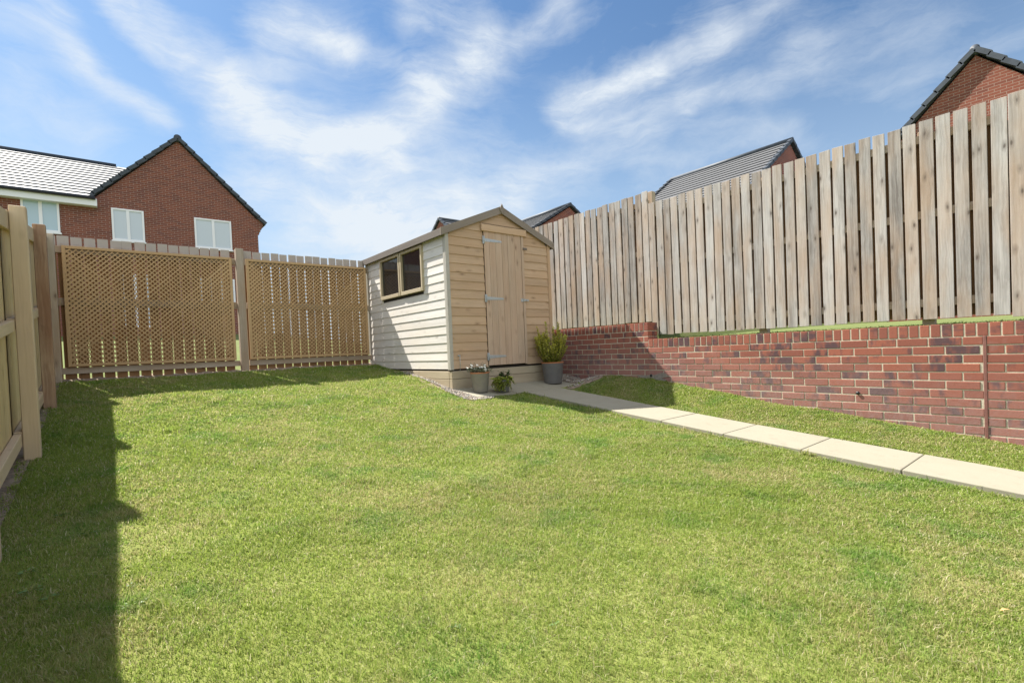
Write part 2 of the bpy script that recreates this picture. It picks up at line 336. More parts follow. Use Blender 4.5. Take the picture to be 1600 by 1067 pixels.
# far brickwork (brick size from real metres, on the wall's own two axes)
def far_brick(name, axis, c1=(0.27, 0.075, 0.045), c2=(0.15, 0.05, 0.04), mor=(0.33, 0.26, 0.2)):
    m, t, b = newmat(name); oc = N(t, 'ShaderNodeTexCoord').outputs['Object']
    sp = N(t, 'ShaderNodeSeparateXYZ'); L(t, oc, sp.inputs[0]); cb = N(t, 'ShaderNodeCombineXYZ')
    L(t, sp.outputs[axis], cb.inputs[0]); L(t, sp.outputs[2], cb.inputs[1])
    br = t.nodes.new('ShaderNodeTexBrick'); L(t, cb.outputs[0], br.inputs['Vector'])
    br.inputs['Scale'].default_value = 1; br.inputs['Brick Width'].default_value = 0.225; br.inputs['Row Height'].default_value = 0.075
    br.inputs['Mortar Size'].default_value = 0.006; br.inputs['Mortar Smooth'].default_value = 0.2; br.inputs['Bias'].default_value = -0.25
    br.inputs['Color1'].default_value = c1 + (1,); br.inputs['Color2'].default_value = c2 + (1,); br.inputs['Mortar'].default_value = mor + (1,)
    c = mixc(t, math_n(t, 'MULTIPLY', noise(t, oc, 1.4, 5, 0.7), 0.3), br.outputs[0], (0.2, 0.06, 0.04))
    L(t, c, b.inputs['Base Color']); b.inputs['Roughness'].default_value = 0.95; b.inputs['Specular IOR Level'].default_value = 0.15
    return m
M['brick_x'] = far_brick('house_brick_x', 0, (0.235, 0.08, 0.052), (0.12, 0.05, 0.045), (0.40, 0.32, 0.28)); M['brick_y'] = far_brick('house_brick_y', 1, (0.25, 0.088, 0.06), (0.15, 0.06, 0.048), (0.36, 0.27, 0.22))
def tile(name, col, rough):
    m, t, b = newmat(name); gc = attr(t, 'gc', 1); rn = attr(t, 'rnd', 2)
    n = noise(t, gc, 3.0, 5, 0.7)
    c = mixc(t, n, tuple(x * 0.75 for x in col), tuple(x * 1.25 for x in col))
    c = mixc(t, math_n(t, 'MULTIPLY', rn, 0.25), c, tuple(x * 0.6 for x in col))
    L(t, c, b.inputs['Base Color']); b.inputs['Roughness'].default_value = rough; b.inputs['Specular IOR Level'].default_value = 0.6
    return m
M['tile_bright'] = tile('smooth_grey_tile', (0.24, 0.24, 0.245), 0.55)
M['tile'] = tile('grey_concrete_tile', (0.13, 0.13, 0.135), 0.7)

# ground materials
def groundmat(name, a, bcol, dry, s=1.0):
    m, t, b = newmat(name); oc = N(t, 'ShaderNodeTexCoord').outputs['Object']
    n1 = noise(t, oc, 2.0 * s, 5, 0.6); n2 = noise(t, oc, 60 * s, 4, 0.7); n3 = noise(t, oc, 0.9 * s, 4, 0.6)
    c = mixc(t, n2, a, bcol); c = mixc(t, ramp(t, n1, [(0.5, 0.0), (0.7, 0.5)]), c, dry)
    c = mixc(t, ramp(t, n3, [(0.4, 0.0), (0.65, 0.35)]), c, bcol)
    L(t, c, b.inputs['Base Color']); b.inputs['Roughness'].default_value = 1.0; b.inputs['Specular IOR Level'].default_value = 0.1
    bump(t, b, n2, 0.8, 0.01); return m
M['turf'] = groundmat('turf', (0.24, 0.265, 0.075), (0.17, 0.20, 0.05), (0.36, 0.31, 0.15))
M['far_grass'] = groundmat('far_grass', (0.17, 0.20, 0.075), (0.12, 0.15, 0.05), (0.22, 0.20, 0.10))
M['soil'] = simple('dry_soil', (0.25, 0.19, 0.135), 1.0, 0, 22, 0.45, 1.0)

m, t, b = newmat('grass_blade'); tn = attr(t, 'tint', 2); hh = attr(t, 'hgt', 2); ge = N(t, 'ShaderNodeNewGeometry').outputs['Position']
pn = noise(t, ge, 1.1, 5, 0.62); pn2 = noise(t, mapping(t, ge, (1, 1, 1), (0, 0, 0), (7, 3, 0)), 5.5, 4, 0.65)
green = mixc(t, tn, (0.214, 0.312, 0.05), (0.355, 0.41, 0.093))
dryf = math_n(t, 'ADD', math_n(t, 'MULTIPLY', math_n(t, 'SUBTRACT', pn, 0.5), 1.5), math_n(t, 'MULTIPLY', math_n(t, 'SUBTRACT', pn2, 0.5), 1.2))
dryf = math_n(t, 'ADD', dryf, math_n(t, 'MULTIPLY', tn, 0.75))
c = mixc(t, ramp(t, dryf, [(0.36, 0.0), (0.74, 0.9)]), green, (0.47, 0.41, 0.20))
deep = ramp(t, noise(t, mapping(t, ge, (1, 1, 1), (0, 0, 0), (1, 9, 0)), 2.6, 4, 0.6), [(0.52, 0.0), (0.68, 0.65)])
c = mixc(t, deep, c, (0.12, 0.26, 0.045))
straw = math_n(t, 'GREATER_THAN', tn, 0.93); c = mixc(t, math_n(t, 'MULTIPLY', straw, 0.8), c, (0.60, 0.55, 0.36))
L(t, c, b.inputs['Base Color']); b.inputs['Roughness'].default_value = 0.6; b.inputs['Specular IOR Level'].default_value = 0.25
tr = t.nodes.new('ShaderNodeBsdfTranslucent'); L(t, c, tr.inputs[0])
mx = t.nodes.new('ShaderNodeMixShader'); mx.inputs[0].default_value = 0.5
out = [n for n in t.nodes if n.type == 'OUTPUT_MATERIAL'][0]
L(t, b.outputs[0], mx.inputs[1]); L(t, tr.outputs[0], mx.inputs[2]); L(t, mx.outputs[0], out.inputs[0]); M['grass'] = m
def leafmat(name, a, bb, tip=None):
    m, t, b = newmat(name); tn = attr(t, 'rnd', 2)
    c = mixc(t, tn, a, bb)
    L(t, c, b.inputs['Base Color']); b.inputs['Roughness'].default_value = 0.45; b.inputs['Specular IOR Level'].default_value = 0.4
    tr = t.nodes.new('ShaderNodeBsdfTranslucent'); L(t, c, tr.inputs[0])
    mx = t.nodes.new('ShaderNodeMixShader'); mx.inputs[0].default_value = 0.3
    out = [n for n in t.nodes if n.type == 'OUTPUT_MATERIAL'][0]
    L(t, b.outputs[0], mx.inputs[1]); L(t, tr.outputs[0], mx.inputs[2]); L(t, mx.outputs[0], out.inputs[0]); return m
M['leaf_yellow'] = leafmat('yellow_green_leaf', (0.15, 0.21, 0.025), (0.62, 0.57, 0.10))
M['leaf_lime'] = leafmat('lime_leaf', (0.20, 0.29, 0.03), (0.50, 0.52, 0.09))
M['leaf_green'] = leafmat('mid_green_leaf', (0.035, 0.075, 0.02), (0.09, 0.15, 0.045))
M['leaf_pale'] = leafmat('variegated_leaf', (0.10, 0.15, 0.07), (0.40, 0.40, 0.28))
M['leaf_lime2'] = leafmat('weed_leaf', (0.12, 0.20, 0.05), (0.22, 0.33, 0.10))
M['petal'] = simple('white_petal', (0.8, 0.77, 0.66), 0.6)
M['stem'] = simple('brown_stem', (0.12, 0.085, 0.045), 0.8)

# ---------------------------------------------------------------- ground heights
LY = [-4, -2, 0.38, 0.94, 1.57, 2.21, 2.84, 3.55, 4.88, 5.4, 6.1, 7.5, 8.0]
LZ = [-1.38, -1.24, -1.025, -0.975, -0.92, -0.86, -0.80, -0.73, -0.575, -0.475, -0.365, -0.17, -0.14]
PY = [-3, 0.38, 0.94, 1.57, 2.21, 2.84, 3.55, 4.88]
PZ = [-1.24, -0.985, -0.935, -0.878, -0.82, -0.757, -0.69, -0.553]
WY = [-3, 0.476, 0.706, 1.37, 2.3, 3.2, 3.525, 4.1, 4.44, 5.1, 8]
WZ = [-1.22, -0.954, -0.92, -0.834, -0.727, -0.589, -0.534, -0.477, -0.451, -0.462, -0.3]
PX0, PX1, WX = 4.145, 4.775, 5.589
def hills(x, y, s, ph):
    return np.sin(x * s + ph) * np.cos(y * s * 1.3 + ph * 2) + 0.5 * np.sin(x * s * 2.3 + y * s * 1.7 + ph)
def H(x, y):
    x = np.asarray(x, float); y = np.asarray(y, float)
    base = np.interp(y, LY, LZ) + 0.007 * hills(x, y, 2.1, 0.7) + 0.004 * hills(x, y, 5.3, 1.9)
    edge = np.interp(y, PY, PZ) - 0.012
    wl = np.interp(y, WY, WZ)
    t = np.clip((x - PX1) / (WX - PX1), 0, 1); t = t * t * (3 - 2 * t)
    bank = edge * (1 - t) + wl * t + 0.008 * hills(x, y, 4.0, 0.2)
    w = np.clip((x - (PX0 + 0.05)) / (PX1 - PX0 - 0.1), 0, 1)
    far = np.clip((y - 4.85) / 0.3, 0, 1)           # no bank beside the shed
    return base * (1 - w) + (bank * (1 - far) + np.minimum(base, bank) * far) * w
def Hs(x, y): return float(H(x, y))
def APZ(y): return -1.2855 + 0.15 * y

def gridmesh(name, xs, ys, zf, mat, kind='structure', keep=None):
    X, Y = np.meshgrid(xs, ys); Z = zf(X, Y); nx, ny = len(xs), len(ys)
    me = bpy.data.meshes.new(name); V = np.stack([X, Y, Z], -1).reshape(-1, 3)
    I = np.arange(nx * ny).reshape(ny, nx)
    Q = np.stack([I[:-1, :-1], I[:-1, 1:], I[1:, 1:], I[1:, :-1]], -1).reshape(-1, 4)
    me.from_pydata(V.tolist(), [], Q.tolist()); me.materials.append(mat)
    me.polygons.foreach_set('use_smooth', [True] * len(me.polygons))
    o = bpy.data.objects.new(name, me); COL.objects.link(o); return tag(o, kind=kind)
SX, SY, SW, SL = 3.379, 5.406, 1.788, 2.474
def under(x, y):   # push the lawn sheet down below shed, apron and path
    z = H(x, y)
    m1 = (x > PX0 + 0.03) & (x < PX1 - 0.03) & (y < 5.0)
    m2 = (x > 3.45) & (x < 5.2) & (y > 4.93) & (y < 8)
    return np.where(m1 | m2, z - 0.10, z)
gridmesh('lawn', np.linspace(-0.75, WX + 0.05, 130), np.linspace(-3.5, 8.0, 230), under, M['turf'])
# land outside the garden: rises behind the back fence, terrace above the brick wall
def land_back(x, y): return np.interp(y, [7.9, 8.3, 24, 60, 400], [-0.14, -0.1, 1.15, 2.2, 4.0]) + 0 * x
def land_right(x, y):
    t = np.clip((y - 4.33) / 0.05, 0, 1)
    base = 0.012 + 0.235 * t
    return base + np.interp(x, [5.7, 6.4, 9, 22, 400], [0, 0.03, 0.12, 0.5, 4]) * (1 - 0.3 * t)
def land_left(x, y): return np.interp(y, [-400, -4] + LY[1:], [-6, -1.38] + LZ[1:]) + 0 * x
gridmesh('ground_behind', np.r_[np.linspace(-300, -10, 8), np.linspace(-6, 5.75, 12)], np.r_[np.linspace(7.97, 24, 20), np.linspace(30, 400, 8)], land_back, M['far_grass'])
gridmesh('ground_terrace', np.r_[np.linspace(5.78, 9, 12), np.linspace(12, 300, 10)], np.r_[-300, -50, -8, np.linspace(-4, 4.25, 12), 4.33, 4.38, np.linspace(4.6, 8, 12), 12, 24, 60, 400], land_right, M['far_grass'])
gridmesh('ground_left', np.linspace(-300, -0.6, 10), np.r_[-300, -50, np.linspace(-4, 8.0, 14)], land_left, M['far_grass'])
gridmesh('ground_near', np.linspace(-0.75, 5.75, 4), np.linspace(-300, -3.45, 4), lambda x, y: -1.40 + 0 * x + (y + 3.5) * 0.01, M['far_grass'])

# ---------------------------------------------------------------- path and apron slabs
mb = MB(); ys = [4.862] + [4.72 - 0.63 * k for k in range(13)]
for a, b_ in zip(ys[:-1], ys[1:]):
    y1, y0 = a - 0.0032, b_ + 0.0032
    jx = random.uniform(-.003, .003); jz = random.uniform(-.002, .002)
    z1, z0 = np.interp([y1, y0], PY, PZ) + jz; vs = []
    for zt in (-0.055, 0):
        vs += [(PX0 + jx, y0, z0 + zt), (PX1 + jx, y0, z0 + zt), (PX1 + jx, y1, z1 + zt), (PX0 + jx, y1, z1 + zt)]
    mb.add(vs, [(0, 3, 2, 1), (4, 5, 6, 7), (0, 1, 5, 4), (1, 2, 6, 5), (2, 3, 7, 6), (3, 0, 4, 7)])
tag(mb.build('path', M['paving'], bevel=0.006, seg=2), kind='structure')
mb = MB()
for a, b_ in ((3.40, 4.0), (4.006, 4.60), (4.606, 5.17)):
    y0, y1 = 4.87, 5.365; vs = []
    for zt in (-0.055, 0):
        vs += [(a, y0, APZ(y0) + zt), (b_, y0, APZ(y0) + zt), (b_, y1, APZ(y1) + zt), (a, y1, APZ(y1) + zt)]
    mb.add(vs, [(0, 3, 2, 1), (4, 5, 6, 7), (0, 1, 5, 4), (1, 2, 6, 5), (2, 3, 7, 6), (3, 0, 4, 7)])
tag(mb.build('paved_apron', M['paving'], bevel=0.005, seg=2), kind='structure')

# ---------------------------------------------------------------- gravel and soil strips
def pebbles(name, spots, label, mat, smin=0.005, smax=0.013):
    ico = bmesh.new(); bmesh.ops.create_icosphere(ico, subdivisions=1, radius=1)
    bv = [v.co.copy() for v in ico.verts]; bf = [tuple(v.index for v in f.verts) for f in ico.faces]; ico.free()
    mb = MB()
    for (x, y, z) in spots:
        s = random.uniform(smin, smax); e = Vector((random.uniform(.7, 1.3), random.uniform(.7, 1.3), random.uniform(.45, .8))) * s
        r = Matrix.Rotation(random.uniform(0, 6), 3, 'Z') @ Matrix.Rotation(random.uniform(-.5, .5), 3, 'X')
        rn = random.random()
        mb.add([r @ Vector((v.x * e.x * random.uniform(.85, 1.15), v.y * e.y, v.z * e.z)) + Vector((x, y, z)) for v in bv], bf, None, rn)
    o = mb.build(name, mat, fix=False); return tag(o, label, 'gravel', kind='stuff')
m, t, b = newmat('mixed_pebble'); rn = attr(t, 'rnd', 2)
c = ramp(t, rn, [(0.0, (0.13, 0.12, 0.11)), (0.3, (0.32, 0.3, 0.27)), (0.6, (0.36, 0.28, 0.2)), (0.85, (0.42, 0.37, 0.3)), (1.0, (0.55, 0.52, 0.46))])
L(t, c, b.inputs['Base Color']); b.inputs['Roughness'].default_value = 0.75; M['pebble'] = m
sp = []
for _ in range(1500):        # left of the apron, along the shed base
    y = random.uniform(4.62, 6.6); x = random.uniform(3.22 + (0.05 if y > 5.4 else 0), 3.40)
    if y < 4.86: x = random.uniform(3.24, 3.62); y = random.uniform(4.76, 4.86)
    if y > 5.5 and x < 3.30: continue
    sp.append((x, y, Hs(x, y) + 0.012 + random.uniform(0, .008)))
pebbles('gravel_strip', sp, 'small mixed pebbles between the lawn and the timber shed base', M['pebble'])
sp = []
for _ in range(1100):
    y = random.uniform(4.72, 5.7); x = random.uniform(4.85, 5.575)
    if x < 5.18 and y > 4.86: continue
    if y < 4.72 + (5.575 - x) * -0.2: continue
    sp.append((x, y, max(Hs(x, y), APZ(y) - 0.02 if x < 5.3 else -9) + 0.012 + random.uniform(0, .008)))
pebbles('gravel_corner', sp, 'grey pebbles behind the tall shrub pot at the brick wall', M['pebble'])
gridmesh('soil_strip', np.linspace(-0.5, 3.36, 90), np.linspace(7.58, 7.97, 12),
         lambda x, y: H(x, y) + 0.012 + 0.012 * hills(x, y, 17, .3) - 0.05 * np.clip((7.66 - y) / .1, 0, 1), M['soil'])
gridmesh('soil_patch', np.linspace(3.22, 3.42, 12), np.linspace(4.74, 6.9, 50), lambda x, y: H(x, y) + 0.006 + 0.004 * hills(x, y, 19, .3), M['soil'])
gridmesh('soil_corner', np.linspace(4.80, 5.6, 24), np.linspace(4.66, 5.75, 30), lambda x, y: np.where((x < 5.2) & (y > 4.8), H(x, y) - .08, H(x, y) + 0.008 + 0.004 * hills(x, y, 19, .3)), M['soil'])
gridmesh('soil_edge', np.linspace(-0.70, -0.44, 8), np.linspace(-2, 7.9, 120), lambda x, y: H(x, y) + 0.008 + 0.008 * hills(x, y, 14, .3), M['soil'])

# ---------------------------------------------------------------- brick retaining wall
wall = empty('garden_wall', (WX, 2.0, -1.0), 'red brick retaining wall with upright brick coping stepping up beside the shed', 'wall')
mb = MB(); BT = 0.215; YJ = 0.69; YSTEP = 3.975
def brick_row(z0, y_lo, y_hi, L_=0.2158, h=0.0658, off=0.0, depth=BT, pitch=0.225):
    y = y_hi + off
    while y > y_lo:
        a, b_ = max(y - L_, y_lo), min(y, y_hi)
        if b_ - a > 0.012:
            j = random.uniform(-.0025, .0025)
            mb.box((WX + j, a, z0), (WX + 0.10, b_, z0 + h), 1)
        y -= pitch
mortar = MB()
for seg, (ylo, yhi, top) in enumerate(((-1.6, YJ - 0.012, 0.054), (YJ + 0.012, YSTEP, 0.054), (YSTEP, 7.98, 0.279))):
    # coping: bricks on edge across the wall
    y = yhi
    if seg == 0: y = -9
    if seg == 1: ylo_c = -1.6
    else: ylo_c = ylo
    if seg == 2: y = YSTEP - 0.002 + 0.065 + 0.0752 * 52
    if seg == 1: y = YSTEP - 0.008
    while y - 0.065 > ylo_c - 0.02:
        j = random.uniform(-.002, .002)
        mb.box((WX - 0.0005 + j, y - 0.0645, top - 0.107 + random.uniform(-.002, .002)), (WX + BT, y, top + random.uniform(-.0015, .0015)), 2)
        y -= 0.0752
    k = 0; z = top - 0.117 - 0.065
    while z > -1.45:
        if seg == 2 and z < -0.7: break
        brick_row(z, ylo, yhi, off=(0.0 if k % 2 == 0 else 0.1125))
        z -= 0.075; k += 1
    mortar.box((WX + 0.0035, ylo + (0.006 if seg == 2 else 0), -1.5), (WX + BT - 0.012, yhi, top - 0.006))
# end face of the higher wall
z = 0.279 - 0.117 - 0.065; k = 0
while z > -0.03:
    mb.box((WX + 0.103, YSTEP - 0.004, z), (WX + BT, YSTEP + 0.1, z + 0.065), 0); z -= 0.075
mb.build('brickwork', M['brick'], wall, bevel=0.004, seg=2)
mortar.build('mortar', M['mortar'], wall)
mortar2 = MB(); mortar2.box((WX + .0037, YJ - .013, -1.5), (WX + .2, YJ + .013, 0.045)); mortar2.build('mortar', M['mortar'], wall)
mb = MB(); mb.box((WX - 0.004, YJ - 0.011, -1.4), (WX + 0.05, YJ + 0.011, -0.055)); mb.build('sealant_joint', M['sealant'], wall, bevel=.003, seg=2)
for (y, z, r_) in ((1.593, -0.567, 0.016), (3.942, -0.431, 0.018)):
    mb = MB(); mb.tube([(WX - 0.012, y, z), (WX + 0.09, y, z)], [r_, r_], 16); mb.build('weep_pipe', M['pipe'], wall)
mb = MB()
vs = []; n = 22
for i in range(n):
    t_ = 2 * math.pi * i / n; rr = 0.09 * (1 + 0.35 * math.sin(3 * t_ + 1) + 0.2 * math.sin(7 * t_)); vs.append((3.88 + rr * 2.2 * math.cos(t_), -0.455 + rr * 0.55 * math.sin(t_)))
mb.prism(vs, 0, WX - 0.008, WX + 0.02); mb.build('concrete_patch', M['concrete'], wall)

# ---------------------------------------------------------------- picket helper
def board(mb, axis, a, w, plane, t, z0, z1, lean=0.0, rnd=None, skew=0.0):
    """upright board: axis = 0 runs along X, 1 along Y; a = start coordinate"""
    dx = lean * (z1 - z0)
    pts = [(a, z0), (a + w, z0), (a + w + dx, z1 + skew), (a + dx, z1 - skew)]
    vs = []
    for q in (plane, plane + t):
        for (u, z) in pts: vs.append((u, q, z) if axis == 0 else (q, u, z))
    o = [random.uniform(0, 60) for _ in range(3)]
    gc = [((v[2] - z0) + o[0], (v[axis] - a) + o[1], o[2] + (0.02 if i > 3 else 0)) for i, v in enumerate(vs)]
    mb.add(vs, [(0, 1, 2, 3), (7, 6, 5, 4), (0, 4, 5, 1), (1, 5, 6, 2), (2, 6, 7, 3), (3, 7, 4, 0)], gc, rnd)

# ---------------------------------------------------------------- right fence (hit and miss boards above the wall)
rf = empty('picket_fence', (6.4, 3.0, 0.0), 'tall weathered grey board fence standing above the red brick wall', 'fence')
FX = 6.368
def bay(y_hi, y_lo, z0, z1, name='board_panel'):
    mb = MB(); y = y_hi; n = 0
    while y - 0.09 > y_lo:
        w = random.uniform(0.101, 0.109)
        board(mb, 1, y - w, w, FX + random.uniform(-.003, .003), 0.018, z0 + random.uniform(-.006, .006), z1 + random.uniform(-.008, .008), random.uniform(-.004, .006), None, random.uniform(-.002, .002))
        n += 1; y = y_hi - 0.1284 * n + random.uniform(-.003, .003)
    mb.build(name, M['fence_grey'], rf, bevel=0.0015)
    mb = MB(); y = y_hi - 0.065
    while y - 0.1 > y_lo - 0.16:
        board(mb, 1, y - 0.115, 0.115, FX + 0.066, 0.018, (z0 + 0.02 if z0 < 0.2 else z0 - 0.09), z1 - 0.20, random.uniform(-.004, .004)); y -= 0.1284
    mb.build('rear_board_panel', M['rear_board'], rf)
    for zr in (z1 - 0.165, z0 + 1.05, z0 + 0.165):
        mb = MB(); mb.box((FX + 0.0205, y_lo + 0.01, zr - 0.04), (FX + 0.064, y_hi - 0.01, zr + 0.04), 1); mb.build('rail', M['fence_grey_tan'], rf, bevel=.003)
bay(4.441, 0.60, 0.122, 2.09); bay(0.450, -2.4, 0.115, 2.09); bay(4.452 + .102 + .1284 * 26, 4.45, 0.328, 2.285)
mb = MB(); board(mb, 1, 0.475, 0.122, FX - 0.004, 0.022, 0.10, 2.10); mb.build('wide_board', M['fence_grey'], rf, bevel=.002)
for y, z0, z1 in ((4.475, 0.1, 2.30), (2.85, -0.1, 2.02), (1.21, -0.1, 2.02), (-0.45, -0.1, 2.02), (6.15, 0.1, 2.25), (7.8, 0.1, 2.25)):
    mb = MB(); mb.box((FX + 0.086, y - 0.05, z0), (FX + 0.175, y + 0.05, z1), 2); mb.build('post', M['fence_grey_tan'], rf, bevel=.004)
    if z0 < 0 and y > 0:
        pass

# ---------------------------------------------------------------- back fence
bf = empty('back_fence', (1.5, 7.85, -0.1), 'brown picket fence with flat tops behind the two lattice panels', 'fence')
YB = 7.87
for (x0, x1) in ((-0.535, 1.43), (1.545, 3.40), (3.5, 5.5)):
    mb = MB(); x = x0; k = 0
    while x + 0.09 < x1:
        w = random.uniform(0.101, 0.107)
        board(mb, 0, x, w, YB, 0.018, Hs(x, 7.8) - 0.01, 1.558 + random.uniform(-.006, .006), random.uniform(-.004, .004))
        x += 0.1195
    mb.build('picket_panel', M['picket_brown'], bf, bevel=.0015)
    for zr, h in ((1.395, 0.08), (0.78, 0.09), (-0.035, 0.075)):
        mb = MB(); mb.box((x0, YB - 0.040, zr - h / 2), (x1 - 0.01, YB - 0.002, zr + h / 2), 0); mb.build('rail', M['fence_grey_tan'], bf, bevel=.003)
for x, z in ((1.425, 1.572), (3.42, 1.565)):
    mb = MB(); mb.box((x, YB - 0.105, -0.3), (x + 0.096, YB - 0.004, z), 2); mb.build('post', M['fence_grey_tan'], bf, bevel=.004)

# lattice panels
def lattice_panel(x0, x1, label):
    z0, z1 = 0.0126, 1.4364; yf = 7.785
    o = empty('lattice_panel', (x0, yf, z0), label, 'trellis', 'lattice panels on the back fence')
    fw = 0.034
    mb = MB()
    mb.box((x0, yf, z0), (x0 + fw, yf + 0.032, z1), 2, .5); mb.box((x1 - fw, yf, z0), (x1, yf + 0.032, z1), 2, .4)
    mb.box((x0 + fw, yf, z0), (x1 - fw, yf + 0.032, z0 + fw), 0, .5); mb.box((x0 + fw, yf, z1 - fw), (x1 - fw, yf + 0.032, z1), 0, .6)
    mb.build('frame', M['lattice'], o, bevel=.003)
    a0, a1, b0, b1 = x0 + fw - .004, x1 - fw + .004, z0 + fw - .004, z1 - fw + .004
    mb = MB(); W2 = a1 - a0; H2 = b1 - b0; pitch = 0.0555; hw = 0.0225 / 2 * math.sqrt(2)
    for s, y in ((1, yf + 0.007), (-1, yf + 0.0135)):
        c0 = -W2 if s == 1 else 0; c1 = H2 if s == 1 else W2 + H2; c = c0 + 0.01
        while c < c1:
            # line z = s*x + c ; clip the slat's centre line to the panel
            pts = []
            for x in (0, W2):
                z = s * x + c
                if 0 <= z <= H2: pts.append((x, z))
            for z in (0, H2):
                x = (z - c) / s
                if 0 < x < W2: pts.append((x, z))
            if len(pts) >= 2:
                pts.sort(); (xa, za), (xb, zb) = pts[0], pts[-1]
                if abs(xb - xa) > 0.02:
                    p = [(a0 + xa, b0 + za - hw), (a0 + xb, b0 + zb - hw), (a0 + xb, b0 + zb + hw), (a0 + xa, b0 + za + hw)]
                    p = [(u, min(max(v, b0), b1)) for u, v in p]
                    vs = [(u, y, v) for u, v in p] + [(u, y + 0.0062, v) for u, v in p]
                    of = [random.uniform(0, 60) for _ in range(3)]
                    gc = [(v[0] * 1.414 + of[0], (0 if i % 4 in (0, 1) else .018) + of[1], of[2]) for i, v in enumerate(vs)]
                    mb.add(vs, [(0, 1, 2, 3), (7, 6, 5, 4), (0, 4, 5, 1), (1, 5, 6, 2), (2, 6, 7, 3), (3, 7, 4, 0)], gc)
            c += pitch
    mb.build('lattice', M['lattice'], o, fix=True)
lattice_panel(-0.381, 1.372, 'tan diamond lattice panel nearest the corner of the side fence')
lattice_panel(1.550, 3.310, 'tan diamond lattice panel ending beside the shed')

# ---------------------------------------------------------------- left fence
lf = empty('side_fence', (-0.45, 4.0, -0.7), 'tan timber side fence with stout posts seen edge on at the left', 'fence')
posts = [(7.5, -0.425, 1.506, 'fence_grey_tan', .09), (6.1, -0.395, 1.30, 'post_red', .088), (4.6, -0.388, 1.09, 'post', .085), (2.9, -0.388, 0.865, 'post', .085), (1.5, -0.388, 0.68, 'post', .085), (-0.05, -0.388, 0.48, 'post', .085), (-1.6, -0.388, 0.28, 'post', .085)]
for (y, x, zt, mt, w) in posts:
    mb = MB(); mb.box((x - w, y, Hs(-0.4, y) - 0.15), (x, y + 0.075, zt), 2, 0.35); mb.build('post', M[mt], lf, bevel=.005)
for (a, b_) in zip(posts[1:], posts[:-1]):
    ya, yb = a[0] + 0.075, b_[0]
    for dz, h in ((0.035, 0.12), (0.75, 0.073), (1.50, 0.085)):
        mb = MB(); mb.bar((-0.495, ya - .07, a[2] - dz - h / 2), (-0.495, yb, b_[2] - dz - h / 2 - .01), 0.04, h); mb.build('rail', M['post'], lf, bevel=.003)
    mb = MB(); y = ya - 0.10
    while y < yb - 0.02:
        t_ = (y - ya) / (yb - ya); zt = a[2] + (b_[2] - a[2]) * t_ - 0.045
        board(mb, 1, y, 0.1, -0.536, 0.018, Hs(-0.4, y) + 0.015, zt + random.uniform(-.008, .008)); y += 0.103
    mb.build('board_panel', M['fence_tan'], lf, bevel=.0015)
mb = MB()
for k in range(4): board(mb, 1, 7.50 + .1 * k, 0.099, -0.536, 0.018, Hs(-.4, 7.7), 1.47 + .01 * k)
mb.build('board_panel', M['fence_tan'], lf)

# ---------------------------------------------------------------- shed
shed = empty('garden_shed', (SX, SY, -0.225), 'small wooden shed with pale weatherboard side, two windows and a boarded door', 'shed')
ZB, ZE = -0.225, 1.50
XR = SX + SW; YR = SY + SL; XM = (SX + XR) / 2; SLP = 0.41
# side and rear cladding (overlapping boards, thick at the foot)
def clad_side(mb, x, sgn, y0, y1, z0, z1, skip=None):
    z = z0; p = 0.114
    while z < z1 - 0.01:
        zt = min(z + p + 0.006, z1)
        spans = [(y0, y1)]
        if skip and zt > skip[2] and z < skip[3]: spans = [(y0, skip[0]), (skip[1], y1)]
        for (a, b_) in spans:
            mb.prism([(x - sgn * 0.0, z), (x + sgn * 0.0125, z), (x + sgn * 0.0115, z + 0.008), (x + sgn * 0.004, zt), (x, zt)], 1, a, b_)
        z += p
mb = MB(); clad_side(mb, SX, -1, SY + 0.02, YR - 0.02, ZB, 1.56, (6.005, 7.30, 0.875, 1.45)); mb.build('side_wall', M['shed_side'], shed, bevel=.0015)
mb = MB(); clad_side(mb, XR, 1, SY + 0.02, YR - 0.02, ZB, 1.56); mb.build('side_wall', M['shed_side'], shed)
def clad_front(mb, y, sgn, spans_fn):
    z = ZB; p = 0.114
    while z < 1.93:
        zt = min(z + p + 0.006, 1.93)
        for (a, b_) in spans_fn(z, zt):
            # trim to the roof slope
            hw_b = (1.925 - z) / SLP; hw_t = (1.925 - zt) / SLP
            a2, b2 = max(a, XM - hw_b), min(b_, XM + hw_b)
            if b2 - a2 < 0.03: continue
            at, bt = max(a, XM - hw_t), min(b_, XM + hw_t)
            if bt <= at: at = bt = (max(a2, min(XM, b2)))
            vs = [(a2, y, z), (b2, y, z), (bt, y, zt), (at, y, zt), (a2, y - sgn * .014, z), (b2, y - sgn * .014, z), (bt, y - sgn * .004, zt), (at, y - sgn * .004, zt)]
            o = [random.uniform(0, 60) for _ in range(3)]
            gc = [(v[0] + o[0], v[2] - z + o[1], o[2] + abs(v[1] - y)) for v in vs]
            mb.add(vs, [(0, 3, 2, 1), (4, 5, 6, 7), (0, 1, 5, 4), (1, 2, 6, 5), (2, 3, 7, 6), (3, 0, 4, 7)], gc)
        z += p
D0, D1, DZ0, DZ1 = SX + 0.588, SX + 1.235, -0.208, 1.62
def fs(z, zt):
    if z < DZ1 - 0.02: return [(SX + 0.02, D0 - 0.003), (SX + 1.288, XR - 0.02)]
    return [(SX + 0.02, XR - 0.02)]
mb = MB(); clad_front(mb, SY, 1, fs); mb.build('front_wall', M['shed_front'], shed, bevel=.0015)
mb = MB(); clad_front(mb, YR, -1, lambda a, b_: [(SX + 0.02, XR - 0.02)]); mb.build('rear_wall', M['shed_front'], shed)
